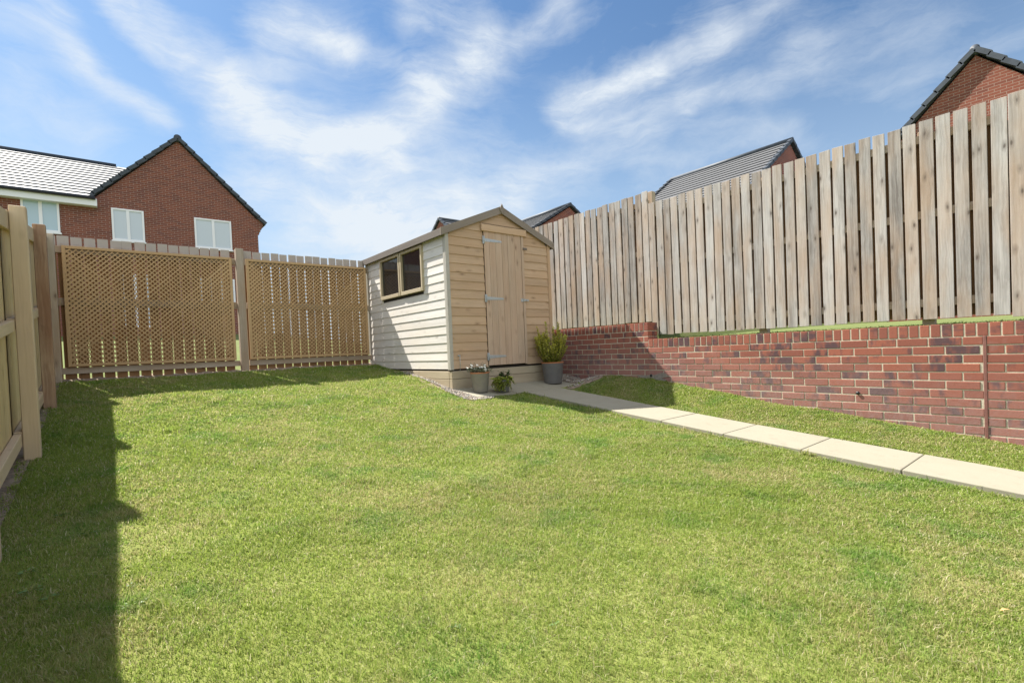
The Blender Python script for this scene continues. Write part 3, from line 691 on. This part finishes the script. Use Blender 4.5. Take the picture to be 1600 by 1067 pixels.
# inner lining keeps light out of the gaps
mb = MB()
mb.box((SX + 0.001, SY + 0.002, ZB), (SX + 0.02, 6.005, 1.5)); mb.box((SX + 0.001, 7.30, ZB), (SX + 0.02, YR - 0.002, 1.5)); mb.box((SX + 0.0012, 6.005, ZB), (SX + 0.02, 7.30, .875)); mb.box((SX + 0.0012, 6.005, 1.45), (SX + 0.02, 7.30, 1.5))
mb.box((XR - 0.02, SY + 0.002, ZB), (XR - 0.001, YR - 0.002, 1.5)); mb.box((SX + 0.02, SY + 0.025, ZB), (XR - 0.02, YR - 0.01, ZB + 0.02))
mb.prism([(SX + .02, ZB + .02), (XR - .02, ZB + .02), (XR - .02, 1.48), (XM, 1.85), (SX + .02, 1.48)], 1, SY + 0.022, SY + 0.036)
mb.prism([(SX + .02, ZB + .02), (XR - .02, ZB + .02), (XR - .02, 1.48), (XM, 1.85), (SX + .02, 1.48)], 1, YR - 0.03, YR - 0.012)
mb.build('lining', M['dark'], shed)
# corner strips
for (x, y, sx, sy2) in ((SX, SY, -1, -1), (XR, SY, 1, -1), (SX, YR, -1, 1), (XR, YR, 1, 1)):
    mb = MB()
    zt = 1.53
    mb.box((min(x + sx * .024, x - sx * .03), min(y, y + sy2 * .024), ZB - 0.01), (max(x + sx * .024, x - sx * .03), max(y, y + sy2 * .024), zt), 2)
    mb.box((min(x, x + sx * .024), min(y, y - sy2 * .042), ZB - 0.01), (max(x, x + sx * .024), max(y, y - sy2 * .042), zt), 2)
    mb.build('corner_strip', M['corner' if sx < 0 else 'shed_front'], shed, bevel=.003)
# floor bearers
mb = MB()
mb.box((SX + 0.01, SY + 0.01, ZB - 0.026), (XR - 0.01, YR - 0.01, ZB - 0.004), 1)
mb.build('floor_bearer', M['dark'], shed)
# roof
roof_mb = MB()
ov = 0.061; y0r, y1r = SY - 0.034, YR + 0.05
for s in (-1, 1):
    xe = XM + s * (SW / 2 + ov); ze = 1.925 - (SW / 2 + ov) * SLP
    roof_mb.prism([(XM, 1.93), (xe, ze + .005), (xe, ze + 0.028), (XM, 1.956)], 1, y0r, y1r)
roof = roof_mb.build('roof', M['felt'], shed)
for s in (-1, 1):
    xe = XM + s * (SW / 2 + ov); ze = 1.925 - (SW / 2 + ov) * SLP
    mb = MB(); mb.box((min(xe, xe + s * .018), y0r - 0.002, ze - 0.055), (max(xe, xe + s * .018), y1r, ze + 0.036), 1); mb.build('fascia', M['fascia'], roof, bevel=.002)
for yb_ in (y0r - 0.020, y1r + 0.002):
    for s in (-1, 1):
        xo = XM + s * (SW / 2 + ov + 0.035); zo = 1.925 - (SW / 2 + ov + .035) * SLP
        mb = MB(); pts = [(XM, 1.874), (xo, zo - 0.052), (xo, zo + 0.047), (XM, 1.975)]
        vs = [(u, yb_, v) for u, v in pts] + [(u, yb_ + 0.018, v) for u, v in pts]
        of = [random.uniform(0, 60) for _ in range(3)]
        gc = [(v[0] * 1.1 + of[0], v[2] + abs(v[0] - XM) * SLP + of[1], of[2]) for v in vs]
        mb.add(vs, [(0, 1, 2, 3), (7, 6, 5, 4), (0, 4, 5, 1), (1, 5, 6, 2), (2, 6, 7, 3), (3, 7, 4, 0)], gc)
        mb.build('barge_board', M['barge'], roof, bevel=.002)
mb = MB(); yb_ = y0r - 0.036
mb.prism([(XM, 1.86), (XM + .042, 1.93), (XM, 2.005), (XM - .042, 1.93)], 1, yb_, yb_ + 0.0155); mb.build('finial', M['barge'], roof, bevel=.002)
# door
door = None
mb = MB(); edges = [D0, D0 + .085, D0 + .19, D0 + .30, D0 + .405, D0 + .525, D1]
for a, b_ in zip(edges[:-1], edges[1:]):
    mb.box((a + .0012, SY - 0.030, DZ0), (b_ - .0012, SY - 0.014, DZ1), 2)
door = mb.build('door', M['shed_door'], shed, bevel=.004, seg=2)
mb = MB(); mb.box((D0 + .004, SY - 0.0145, DZ0 + .004), (SX + 1.286, SY + 0.021, DZ1)); mb.build('door_backing', M['dark'], shed)
mb = MB(); mb.box((D1 + 0.006, SY - 0.034, DZ0 - 0.01), (SX + 1.284, SY - 0.008, DZ1), 2); mb.build('door_jamb', M['shed_door'], shed, bevel=.003)
for zc in (1.485, 0.70, -0.09):
    mb = MB(); yh = SY - 0.0335
    mb.box((D0 - 0.022, yh + 0.004, zc - 0.052), (D0 + 0.006, yh + 0.0105, zc + 0.052))
    pts = [(D0 + .006, zc - .024), (D0 + 0.29, zc - .013), (D0 + .30, zc), (D0 + 0.29, zc + .013), (D0 + .006, zc + .024)]
    mb.prism(pts, 1, yh, yh + 0.003)
    mb.tube([(D0 + .004, yh - .001, zc - .05), (D0 + .004, yh - .001, zc + .05)], 0.006, 8)
    for k in range(4): mb.tube([(D0 + .04 + .07 * k, yh - .003, zc), (D0 + .04 + .07 * k, yh + .001, zc)], 0.006, 8)
    mb.build('hinge', M['galv'], door, bevel=.0008)
mb = MB(); yl = SY - 0.046
mb.box((D1 - 0.04, yl + 0.008, 0.668), (D1 + 0.012, yl + 0.0125, 0.712)); mb.box((D1 + .004, yl - .001, 0.676), (D1 + 0.10, yl + 0.004, 0.706))
mb.tube([(D1 + .055, yl - .014, .691), (D1 + .055, yl + .004, .691)], 0.008, 10)
mb.build('latch', M['galv'], door, bevel=.002)
mb = MB(); mb.box((SX + 1.265, SY - 0.052, 1.412), (SX + 1.335, SY - 0.035, 1.44), 0); mb.build('turn_button', M['fascia'], shed, bevel=.003)
mb = MB(); mb.box((D0 - 0.045, SY - 0.052, 1.602), (SX + 1.33, SY - 0.020, 1.695), 0); mb.build('lintel_board', M['shed_front'], shed, bevel=.003)
mb = MB(); mb.tube([(SX + .115, SY - .024, -0.06), (SX + .112, SY - .045, -0.062), (SX + .110, SY - .047, -0.15), (SX + .105, SY - .045, -0.245)], 0.004, 6)
mb.tube([(SX + .095, SY - .024, -0.055), (SX + .13, SY - .026, -0.055)], 0.009, 6); mb.build('cabin_hook', M['galv'], shed)
# windows
for (ya, yb) in ((5.979, 6.632), (6.655, 7.323)):
    z0, z1 = 0.851, 1.474; w = 0.038; xo, xi = SX - 0.042, SX + 0.016
    mb = MB()
    mb.box((xo, ya, z0), (xi, ya + w, z1), 2); mb.box((xo, yb - w, z0), (xi, yb, z1), 2)
    mb.box((xo - .004, ya + w, z0 - 0.002), (xi, yb - w, z0 + w + .01), 1); mb.box((xo, ya + w, z1 - w), (xi, yb - w, z1), 1)
    f = mb.build('window', M['frame_wood'], shed, bevel=.003)
    mb = MB(); mb.box((SX - 0.008, ya + w - .004, z0 + w), (SX - 0.004, yb - w + .004, z1 - w + .004)); mb.build('pane', M['shed_glass'], f)
# sleepers under the shed
base = empty('timber_base', (SX, SY, -0.5), 'pale timber sleeper base under the front and side of the shed', 'base')
mb = MB()
for z0, z1 in ((-0.352, -0.252), (-0.50, -0.356)):
    mb.box((3.365, 5.37, z0), (5.14, 5.44, z1), 0)
mb.build('front_sleeper', M['sleeper'], base, bevel=.004)
mb = MB()
for z0, z1 in ((-0.352, -0.252), (-0.50, -0.356)):
    mb.box((3.363, 5.442, z0), (3.43, 7.86, z1), 1)
mb.build('side_sleeper', M['sleeper'], base, bevel=.004)
mb = MB(); mb.box((5.075, 5.45, -0.5), (5.138, 7.85, -0.252), 1); mb.build('side_sleeper', M['sleeper'], base, bevel=.004)

# ---------------------------------------------------------------- plants in pots
def leaves(mb, p, d, L_, w, rnd, roll=None):
    d = Vector(d).normalized(); up = Vector((random.gauss(0, .4), random.gauss(0, .4), 1)).normalized()
    s = d.cross(up); s = s.normalized() if s.length > 1e-3 else Vector((1, 0, 0))
    n = s.cross(d); p = Vector(p)
    vs = [p, p + d * L_ * .45 + s * w + n * w * .35, p + d * L_ - n * L_ * .08, p + d * L_ * .45 - s * w + n * w * .35, p + d * L_ * .5]
    mb.add(vs, [(0, 1, 4), (1, 2, 4), (2, 3, 4), (3, 0, 4)], None, rnd)
def pot(name, c, rb, rt, h, mat, rimmat, label, cat='plant pot'):
    o = empty(name, c, label, cat)
    mb = MB(); mb.lathe([(0.001, 0), (rb * .97, 0), (rb, .006), (rt * .985, h - .012), (rt, h - 0.008)], c, 36); pp = mb.build('pot', mat, o)
    mb = MB(); mb.lathe([(rt, h - .010), (rt + .004, h - .004), (rt + .003, h + .004), (rt - .008, h + .006), (rt - .012, h - .002), (rt - .014, h - 0.03)], c, 36); mb.build('rim', rimmat, pp)
    mb = MB(); mb.lathe([(0.001, h - .024), (rt * .6, h - .018), (rt - .013, h - .026)], c, 24); mb.build('soil', M['compost'], o)
    return o
c3 = Vector((4.92, 5.14, APZ(5.14)))
o3 = pot('potted_shrub', c3, .125, .158, .30, M['pot_grey'], M['terracotta'], 'tall grey pot with a terracotta rim holding a bushy yellow green shrub', 'potted plant')
st = MB(); fo = MB()
for i in range(85):
    a = random.uniform(0, 6.283); r_ = 0.11 * math.sqrt(random.random()); b0 = c3 + Vector((r_ * math.cos(a), r_ * math.sin(a), .28))
    spread = math.sqrt(random.uniform(0.02, 1.0)); hgt = random.uniform(.26, .56) * (1.0 - .28 * spread) + (0.14 if random.random() < .10 else 0)
    tip = b0 + Vector((math.cos(a) * .17 * spread, math.sin(a) * .17 * spread, hgt)); mid = (b0 + tip) / 2 + Vector((math.cos(a), math.sin(a), 0)) * .03
    st.tube([b0, mid, tip], [.004, .003, .0015], 5)
    n = int(50 * hgt / .4)
    for k in range(n):
        t_ = 0.02 + .98 * k / n; p = b0 * (1 - t_) ** 2 + mid * 2 * t_ * (1 - t_) + tip * t_ ** 2; aa = random.uniform(0, 6.283)
        d = Vector((math.cos(aa), math.sin(aa), random.uniform(.2, 1.3)))
        leaves(fo, p, d, random.uniform(.034, .055) * (1.15 - .45 * t_), random.uniform(.011, .017), min(1, max(0, random.gauss(.25 + .5 * t_, .22))))
st.build('stem', M['stem'], o3); fo.build('foliage', M['leaf_yellow'], o3, fix=False)
c1 = Vector((3.60, 5.09, APZ(5.09)))
o1 = pot('potted_flowers', c1, .095, .120, .245, M['pot_sand'], M['terracotta'], 'taupe pot of white flowers with grey green leaves at the shed corner', 'potted plant')
st = MB(); fo = MB(); fl = MB()
for i in range(60):
    a = random.uniform(0, 6.283); r_ = .09 * math.sqrt(random.random()); b0 = c1 + Vector((r_ * math.cos(a), r_ * math.sin(a), .225))
    sp_ = random.uniform(.2, 1); tip = b0 + Vector((math.cos(a) * .10 * sp_, math.sin(a) * .10 * sp_, random.uniform(.05, .15) * (1.1 - .6 * sp_)))
    st.tube([b0, (b0 + tip) / 2 + Vector((0, 0, .015)), tip], .0018, 4)
    for k in range(14):
        t_ = k / 13; p = b0.lerp(tip, t_); aa = random.uniform(0, 6.283)
        leaves(fo, p, (math.cos(aa), math.sin(aa), random.uniform(-.2, .9)), random.uniform(.02, .035), .006, random.random() ** 1.5)
    if i < 13:
        if i < 10: a = random.uniform(2.6, 5.0); tip = c1 + Vector((math.cos(a) * random.uniform(.06, .19), math.sin(a) * random.uniform(.05, .14), random.uniform(.25, .35)))
        fl = MB(); vs = [tip]; n6 = 12
        for k in range(n6):
            aa = k * 2 * math.pi / n6; rr = .021 if k % 2 == 0 else .012
            vs.append(tip + Vector((math.cos(aa) * rr, math.sin(aa) * rr * .8 - .004, rr * .45 + .6 * rr * math.sin(aa))))
        fl.add(vs, [(0, 1 + k, 1 + (k + 1) % n6) for k in range(n6)], None, .5); fl.build('flower', M['petal'], o1, fix=False)
st.build('stem', M['stem'], o1); fo.build('foliage', M['leaf_pale'], o1, fix=False)
c2 = Vector((3.87, 4.965, APZ(4.965)))
o2 = pot('potted_creeper', c2, .07, .092, .15, M['pot_grey'], M['pot_grey'], 'small grey pot with lime green foliage spilling over its left side', 'potted plant')
fo = MB(); fg = MB(); st = MB()
for i in range(95):
    a = random.uniform(2.0, 5.9); out_ = random.uniform(.05, .175); b0 = c2 + Vector((0.04 * math.cos(a), .04 * math.sin(a), .145))
    e = c2 + Vector((-.03, -.01, 0)) + Vector((math.cos(a) * out_, math.sin(a) * out_ * .9, random.uniform(.015, .19))); mid = (b0 + e) / 2 + Vector((0, 0, .05))
    st.tube([b0, mid, e], .0018, 4)
    for k in range(20):
        t_ = .15 + .85 * k / 19; p = b0 * (1 - t_) ** 2 + mid * 2 * t_ * (1 - t_) + e * t_ ** 2; aa = random.uniform(0, 6.283)
        leaves(fo, p, (math.cos(aa), math.sin(aa), random.uniform(-.3, .8)), random.uniform(.018, .03), .0095, random.random())
for i in range(18):
    a = random.uniform(-1.0, 2.2); e = c2 + Vector((.02 + math.cos(a) * random.uniform(.02, .1), .02 + math.sin(a) * .06, random.uniform(.15, .26))); b0 = c2 + Vector((.02, 0, .14))
    st.tube([b0, e], .0018, 4)
    for k in range(12):
        p = b0.lerp(e, .3 + .7 * k / 11); aa = random.uniform(0, 6.283)
        leaves(fg, p, (math.cos(aa), math.sin(aa), random.uniform(0, .8)), random.uniform(.03, .045), .012, random.random())
st.build('stem', M['stem'], o2); fo.build('lime_foliage', M['leaf_lime'], o2, fix=False); fg.build('dark_foliage', M['leaf_green'], o2, fix=False)

# ---------------------------------------------------------------- houses
def roof_slope(mb, e0, e1, r0, r1, course=0.32, th=0.055):
    """tile courses from the eave line e0-e1 up to the ridge line r0-r1, each course lapping the one below"""
    e0, e1, r0, r1 = map(Vector, (e0, e1, r0, r1))
    n = max(2, int(((r0 - e0).length) / course)); nor = (e1 - e0).cross(r0 - e0).normalized()
    if nor.z < 0: nor = -nor
    for k in range(n):
        a, b_ = k / n, min(1, (k + 1.12) / n); o = [random.uniform(0, 30) for _ in range(3)]
        p0, p1 = e0.lerp(r0, a), e1.lerp(r1, a); q0, q1 = e0.lerp(r0, b_), e1.lerp(r1, b_)
        vs = [p0 + nor * .0, p1 + nor * .0, q1 - nor * 0.005, q0 - nor * 0.005, p0 + nor * th, p1 + nor * th, q1 + nor * .004, q0 + nor * .004]
        gc = [(v.x + o[0], v.y + o[1], v.z + o[2]) for v in vs]
        mb.add(vs, [(0, 3, 2, 1), (4, 5, 6, 7), (0, 1, 5, 4), (1, 2, 6, 5), (2, 3, 7, 6), (3, 0, 4, 7)], gc)
def verge(mb, a, b_, w=0.16, h=0.13, step=0.36):
    a = Vector(a); b_ = Vector(b_); n = max(2, int((b_ - a).length / step)); d = (b_ - a).normalized(); sd = d.cross(Vector((0, 0, 1))).normalized(); u = sd.cross(d)
    if u.z < 0: u = -u
    for k in range(n):
        p = a.lerp(b_, k / n); q = a.lerp(b_, (k + 1.08) / n) if k < n - 1 else b_
        mb.bar(p + u * 0.05, q + u * 0.015, w, h, up=u)
def ridge(mb, a, b_, r=0.12):
    a = Vector(a); b_ = Vector(b_); n = 1
    for k in range(n):
        mb.tube([a.lerp(b_, k / n), a.lerp(b_, (k + 1) / n)], [r * .8, r * .78], 12)
def house_window(parent, axis, plane, a0, a1, z0, z1, out, glassm='house_glass', mull=1):
    """out = -1: the wall faces the negative side of the axis normal to it"""
    f = 0.065; mb = MB()
    def bx(m_, u0, u1, w0, w1, d0, d1):
        lo = min(plane + out * d0, plane + out * d1); hi = max(plane + out * d0, plane + out * d1)
        if axis == 0: m_.box((u0, lo, w0), (u1, hi, w1))
        else: m_.box((lo, u0, w0), (hi, u1, w1))
    bx(mb, a0, a0 + f, z0, z1, -.02, .05); bx(mb, a1 - f, a1, z0, z1, -.02, .05)
    bx(mb, a0 + f, a1 - f, z0, z0 + f, -.02, .05); bx(mb, a0 + f, a1 - f, z1 - f, z1, -.02, .05)
    for k in range(mull):
        c = a0 + (a1 - a0) * (k + 1) / (mull + 1); bx(mb, c - f * .75, c + f * .75, z0 + f, z1 - f, -.02, .045)
    wn = mb.build('window', M['white'], parent, bevel=.004)
    mb = MB(); bx(mb, a0 + f, a1 - f, z0 + f, z1 - f, -.02, .015); mb.build('pane', M[glassm], wn)
    mb = MB(); bx(mb, a0 - .03, a1 + .03, z0 - .06, z0 - .002, -.02, .075); mb.build('sill', M['white'], wn)

# the house behind the lattice fence
HY = 24.0
h1 = empty('brick_house', (0, HY, 1.1), 'large red brick house with a steep gable and pale tiled wing behind the lattice fence', 'house')
mb = MB(); xa = 2.52; hw = 2.80; ez = 6.22; az = 8.98
mb.prism([(xa - hw, 0.5), (xa + hw, 0.5), (xa + hw, ez - .05), (xa, az), (xa - hw, ez - .05)], 1, HY, HY + 9.5); mb.build('gable_wall', M['brick_x'], h1)
mb = MB(); mb.box((-16, HY + .004, 0.5), (xa - hw, HY + 7.2, 6.15)); mb.build('wing_wall', M['brick_x'], h1)
mb = MB()
for k in range(5): mb.box((xa + hw - .02, HY + .003, 5.55 + .075 * k * 1.6), (xa + hw + .055 * (k + 1), HY + .25, 5.55 + .075 * (k + 1) * 1.6))
mb.box((xa + hw - .02, HY + .003, 5.55 + .6), (xa + hw + .28, HY + .25, 6.2))
mb.build('corbel', M['brick_x'], h1)
mb = MB(); e = hw + .3; zr = az + .05; ze_ = zr - e * .99
roof_slope(mb, (xa - e, HY - .02, ze_), (xa - e, HY + 9.6, ze_), (xa, HY - .02, zr), (xa, HY + 9.6, zr))
roof_slope(mb, (xa + e, HY - .02, ze_), (xa + e, HY + 9.6, ze_), (xa, HY - .02, zr), (xa, HY + 9.6, zr))
rfh = mb.build('gable_roof', M['tile'], h1)
mb = MB(); verge(mb, (xa - e + .12, HY - .06, ze_ + .16), (xa, HY - .06, zr + .03)); verge(mb, (xa + e, HY - .06, ze_ + .03), (xa, HY - .06, zr + .03)); mb.build('verge_tiles', M['verge'], rfh)
mb = MB(); ridge(mb, (xa, HY - .12, zr + .05), (xa, HY + 9.6, zr + .05), .17); mb.build('ridge_tiles', M['verge'], rfh)
mb = MB(); roof_slope(mb, (-16.5, HY - .32, 6.20), (xa, HY - .32, 6.20), (-16.5, HY + 3.7, 8.72), (xa, HY + 3.7, 8.72), course=.335, th=.055)
# stop the wing tiles at the valley: cut by the gable plane
wr = mb.build('wing_roof', M['tile_bright'], h1)
mev = wr.data; bm = bmesh.new(); bm.from_mesh(mev)
pn_ = Vector((-1, 0, 1.0)).normalized()
bmesh.ops.bisect_plane(bm, geom=bm.verts[:] + bm.edges[:] + bm.faces[:], plane_co=(xa - e + .1, 0, ze_ + .15 - 1.1), plane_no=(0.7, 0, -0.7), clear_outer=True)
bm.to_mesh(mev); bm.free()
mb = MB(); roof_slope(mb, (-16.5, HY + 7.6, 6.2), (xa, HY + 7.6, 6.2), (-16.5, HY + 3.7, 8.72), (xa, HY + 3.7, 8.72)); mb.build('wing_roof_rear', M['tile'], h1)
mb = MB(); ridge(mb, (-16.5, HY + 3.7, 8.74), (.6, HY + 3.7, 8.74), .13); mb.build('ridge_tiles', M['verge'], wr)
mb = MB(); mb.box((-16.5, HY - .30, 5.90), (-.10, HY - .002, 6.17)); mb.build('fascia', M['fascia_white'], h1, bevel=.01)
mb = MB(); mb.tube([(-16.5, HY - .36, 6.17), (-.14, HY - .36, 6.17)], .06, 10); mb.build('gutter', M['gutter'], h1)
mb = MB(); mb.tube([(-2.6, HY - .05, 1), (-2.6, HY - .05, 5.9)], .035, 8); 
house_window(h1, 0, HY, .29, 1.28, 4.77, 5.98, -1); house_window(h1, 0, HY, 2.94, 4.28, 4.74, 5.97, -1)
house_window(h1, 0, HY, -2.15, -1.16, 4.86, 6.00, -1, 'house_glass_blue')
house_window(h1, 0, HY, .3, 1.5, 1.5, 3.5, -1); house_window(h1, 0, HY, 3.0, 4.3, 2.4, 3.5, -1); house_window(h1, 0, HY, -5.4, -4.2, 4.86, 6.0, -1)

def gable_house(label, ridge_axis, rpos, a0, a1, zr, hw, slope, zg, brick_ax, vis_end, tile_='tile'):
    """ridge along ridge_axis (0: X, 1: Y) at the other coordinate rpos, from a0 to a1"""
    def P(a, o, z): return (a, o, z) if ridge_axis == 0 else (o, a, z)
    o = empty('brick_house', P((a0 + a1) / 2, rpos, zg), label, 'house', 'brick houses beyond the board fence')
    ez = zr - hw * slope; mb = MB()
    mb.prism([(rpos - hw, zg - 1), (rpos + hw, zg - 1), (rpos + hw, ez - .1), (rpos, zr - .1), (rpos - hw, ez - .1)], ridge_axis, a0, a1)
    mb.build('wall', M[brick_ax], o)
    e = hw + .25; eze = zr - e * slope; mb = MB()
    for s in (-1, 1): roof_slope(mb, P(a0 - .03, rpos + s * e, eze), P(a1 + .03, rpos + s * e, eze), P(a0 - .03, rpos, zr), P(a1 + .03, rpos, zr))
    r_ = mb.build('roof', M[tile_], o)
    for av in (a0 - .06, a1 + .06):
        mb = MB()
        for s in (-1, 1): verge(mb, P(av, rpos + s * e, eze + .03), P(av, rpos, zr + .02), .14, .12)
        mb.build('verge_tiles', M['verge'], r_)
    mb = MB(); ridge(mb, P(a0 - .12, rpos, zr + .04), P(a1 + .1, rpos, zr + .04), .13); mb.build('ridge_tiles', M['verge'], r_)
    for s in (-1, 1):
        mb = MB(); mb.tube([P(a0, rpos + s * (e + .05), eze - .02), P(a1, rpos + s * (e + .05), eze - .02)], .055, 8); mb.build('gutter', M['gutter'], o)
    return o
ga = gable_house('red brick gable end rising above the tall board fence at the far right', 0, 2.27, 18.0, 27, 7.30, 2.9, 1.02, .4, 'brick_y', 0)
house_window(ga, 1, 18.0, 1.2, 2.4, 2.6, 3.8, -1); house_window(ga, 1, 18.0, 3.3, 4.3, 1.2, 2.3, -1)
gb = gable_house('house with a long dark grey tiled roof above the middle of the board fence', 1, 22.0, 8.40, 13.85, 8.02, 3.9, .68, .6, 'brick_x', 0)
gc_ = gable_house('house with a grey roof and red gable just right of the shed roof', 1, 20.0, 19.05, 23.4, 7.78, 3.6, .58, 1.2, 'brick_x', 0)
gd = gable_house('distant house with only its dark ridge showing over the shed roof', 0, 28.0, 17.15, 25, 8.70, 3.0, .8, 1.4, 'brick_y', 0)

# ---------------------------------------------------------------- grass blades
def blades(name, boxes, label, zfn, reject, seed):
    g = np.random.default_rng(seed); XX = []; YY = []; 
    for (x0, x1, y0, y1, dens) in boxes:
        n = int((x1 - x0) * (y1 - y0) * dens); XX.append(g.uniform(x0, x1, n)); YY.append(g.uniform(y0, y1, n))
    x = np.concatenate(XX); y = np.concatenate(YY)
    # only what the camera's side of the garden could ever show
    k = ~reject(x, y); x = x[k]; y = y[k]; n = len(x)
    z = zfn(x, y); dist = np.sqrt(x ** 2 + y ** 2 + z ** 2)
    patch = hills(x, y, 3.1, 2.2) * .5 + hills(x, y, 9.0, .4) * .3
    clump = hills(x, y, 21.0, 1.1) * .5 + hills(x, y, 37.0, 2.7) * .4
    h = (0.010 + 0.0035 * clump + 0.008 * g.random(n) + 0.006 * patch + 0.014 * (g.random(n) > .95)) * (1 + .05 * dist)
    h = np.clip(h, .008, .055)
    nearp = (np.abs(x - PX0) < .05) & (y < 4.9); h = h * np.where(nearp, 1.5, 1.0)
    tv = g.random(n); clip_ = tv > .9965
    tuft = (np.sin(x * 5.1 + 1.3 * np.sin(y * 3.7)) * np.sin(y * 6.3 + 1.7 * np.sin(x * 4.1)) > .90); h = h * np.where(tuft, 1.45, 1.0)
    w = (0.0009 + 0.0006 * g.random(n)) * np.clip(dist / 2.0, .85, 3.0)
    ang = g.uniform(0, 2 * np.pi, n); lean = np.abs(g.normal(0.75, .45, n)) * h; lean = np.where(clip_, g.uniform(.025, .06, n), lean)
    la = ang + g.normal(0, .6, n)
    bx, by = np.cos(ang + np.pi / 2) * w, np.sin(ang + np.pi / 2) * w
    lx, ly = np.cos(la) * lean, np.sin(la) * lean
    V = np.zeros((n, 5, 3), np.float32)
    V[:, 0] = np.stack([x - bx, y - by, z - .004], -1); V[:, 1] = np.stack([x + bx, y + by, z - .004], -1)
    V[:, 2] = np.stack([x + bx * .8 + lx * .35, y + by * .8 + ly * .35, z + h * .55], -1); V[:, 3] = np.stack([x - bx * .8 + lx * .35, y - by * .8 + ly * .35, z + h * .55], -1)
    V[:, 4] = np.stack([x + lx, y + ly, z + h * np.clip(1 - .25 * lean / h, .7, 1)], -1)
    me = bpy.data.meshes.new(name)
    me.vertices.add(n * 5); me.vertices.foreach_set('co', V.ravel())
    b0 = (np.arange(n) * 5)[:, None]
    loops = np.concatenate([b0 + [0, 1, 2, 3], b0 + [3, 2, 4]], 1).astype(np.int32).ravel()
    starts = (np.arange(n)[:, None] * 7 + [0, 4]).astype(np.int32).ravel()
    me.loops.add(len(loops)); me.loops.foreach_set('vertex_index', loops)
    me.polygons.add(n * 2); me.polygons.foreach_set('loop_start', starts)
    me.update(calc_edges=True); me.validate()
    t_ = np.repeat(tv.astype(np.float32), 5); a = me.attributes.new('tint', 'FLOAT', 'POINT'); a.data.foreach_set('value', t_)
    me.materials.append(M['grass']); o = bpy.data.objects.new(name, me); COL.objects.link(o)
    return tag(o, label, 'grass', kind='stuff')
def rej(x, y):
    r = (x > PX0 - .016) & (x < PX1 + .004) & (y < 4.9)
    r |= (x > 3.39) & (x < 5.2) & (y > 4.862)
    r |= (x > 3.235 + .02 * np.sin(y * 9)) & (x < 3.5) & (y > 4.78 + .02 * np.sin(x * 30)) & (y < 6.35) & (x > 3.235 + np.clip(y - 5.35, 0, 2) * .13)
    r |= (y < 4.9) & (y > 4.79 + .015 * np.sin(x * 40)) & (x > 3.24) & (x < 3.6)
    r |= (x > 3.34) & (y > 5.3)
    r |= (x > 4.78) & (y > 4.64 + .05 * np.sin(x * 14))
    r |= (y > 7.60 + .05 * np.sin(x * 5) + .03 * np.sin(x * 13))
    r |= (x < -0.49 + .02 * np.sin(y * 8))
    r |= (y < (x * -0.79 + 0.9)) & (y < .9)                       # behind the camera's left shoulder
    return r
blades('grass', [(-.54, 5.58, .15, 2.6, 32000), (-.54, 5.58, 2.6, 4.6, 18000), (-.5, 5.58, 4.6, 7.75, 12000)], 'short mown lawn grass with dry straw patches', H, rej, 3)
blades('terrace_grass', [(5.81, 6.9, -1, 4.3, 9000), (5.81, 6.9, 4.6, 7.8, 800)], 'strip of grass on top of the brick wall under the board fence', lambda x, y: land_right(x, y), lambda x, y: (x < 0), 5)

lf_ = MB(); p = Vector((2.41, .275, 0)); p.z = Hs(p.x, p.y) + .022
leaves(lf_, p, (.5, -.6, .25), .032, .009, .5); lo_ = lf_.build('fallen_leaf', simple('dry_orange_leaf', (0.55, 0.30, 0.12), 0.7), fix=False)
tag(lo_, 'small dry orange leaf lying on the lawn at the lower right', 'leaf')

wd = MB(); spots = [(-.27, 2.55), (-.20, 2.45), (-.30, 2.75), (-.12, 3.05), (.02, 2.2), (-.22, 3.4)]
while len(spots) < 46:
    x, y = random.uniform(-.4, 4.1), random.uniform(.4, 6.5)
    if y > .9 - .79 * x: spots.append((x, y))
for i, (x, y) in enumerate(spots):
    z = Hs(x, y); big = 1.0 if i < 6 else .6
    for k in range(random.randint(5, 10)):
        a = random.uniform(0, 6.283); r_ = random.uniform(0, .025) * big
        leaves(wd, (x + r_ * math.cos(a), y + r_ * math.sin(a), z + .006 + .006 * random.random()), (math.cos(a), math.sin(a), random.uniform(.1, .5)), random.uniform(.014, .026) * big, random.uniform(.006, .010) * big, random.random())
wo_ = wd.build('lawn_weeds', M['leaf_lime2'], fix=False); tag(wo_, 'small broad leaved weeds and clover growing in the mown lawn', 'weeds', kind='stuff')
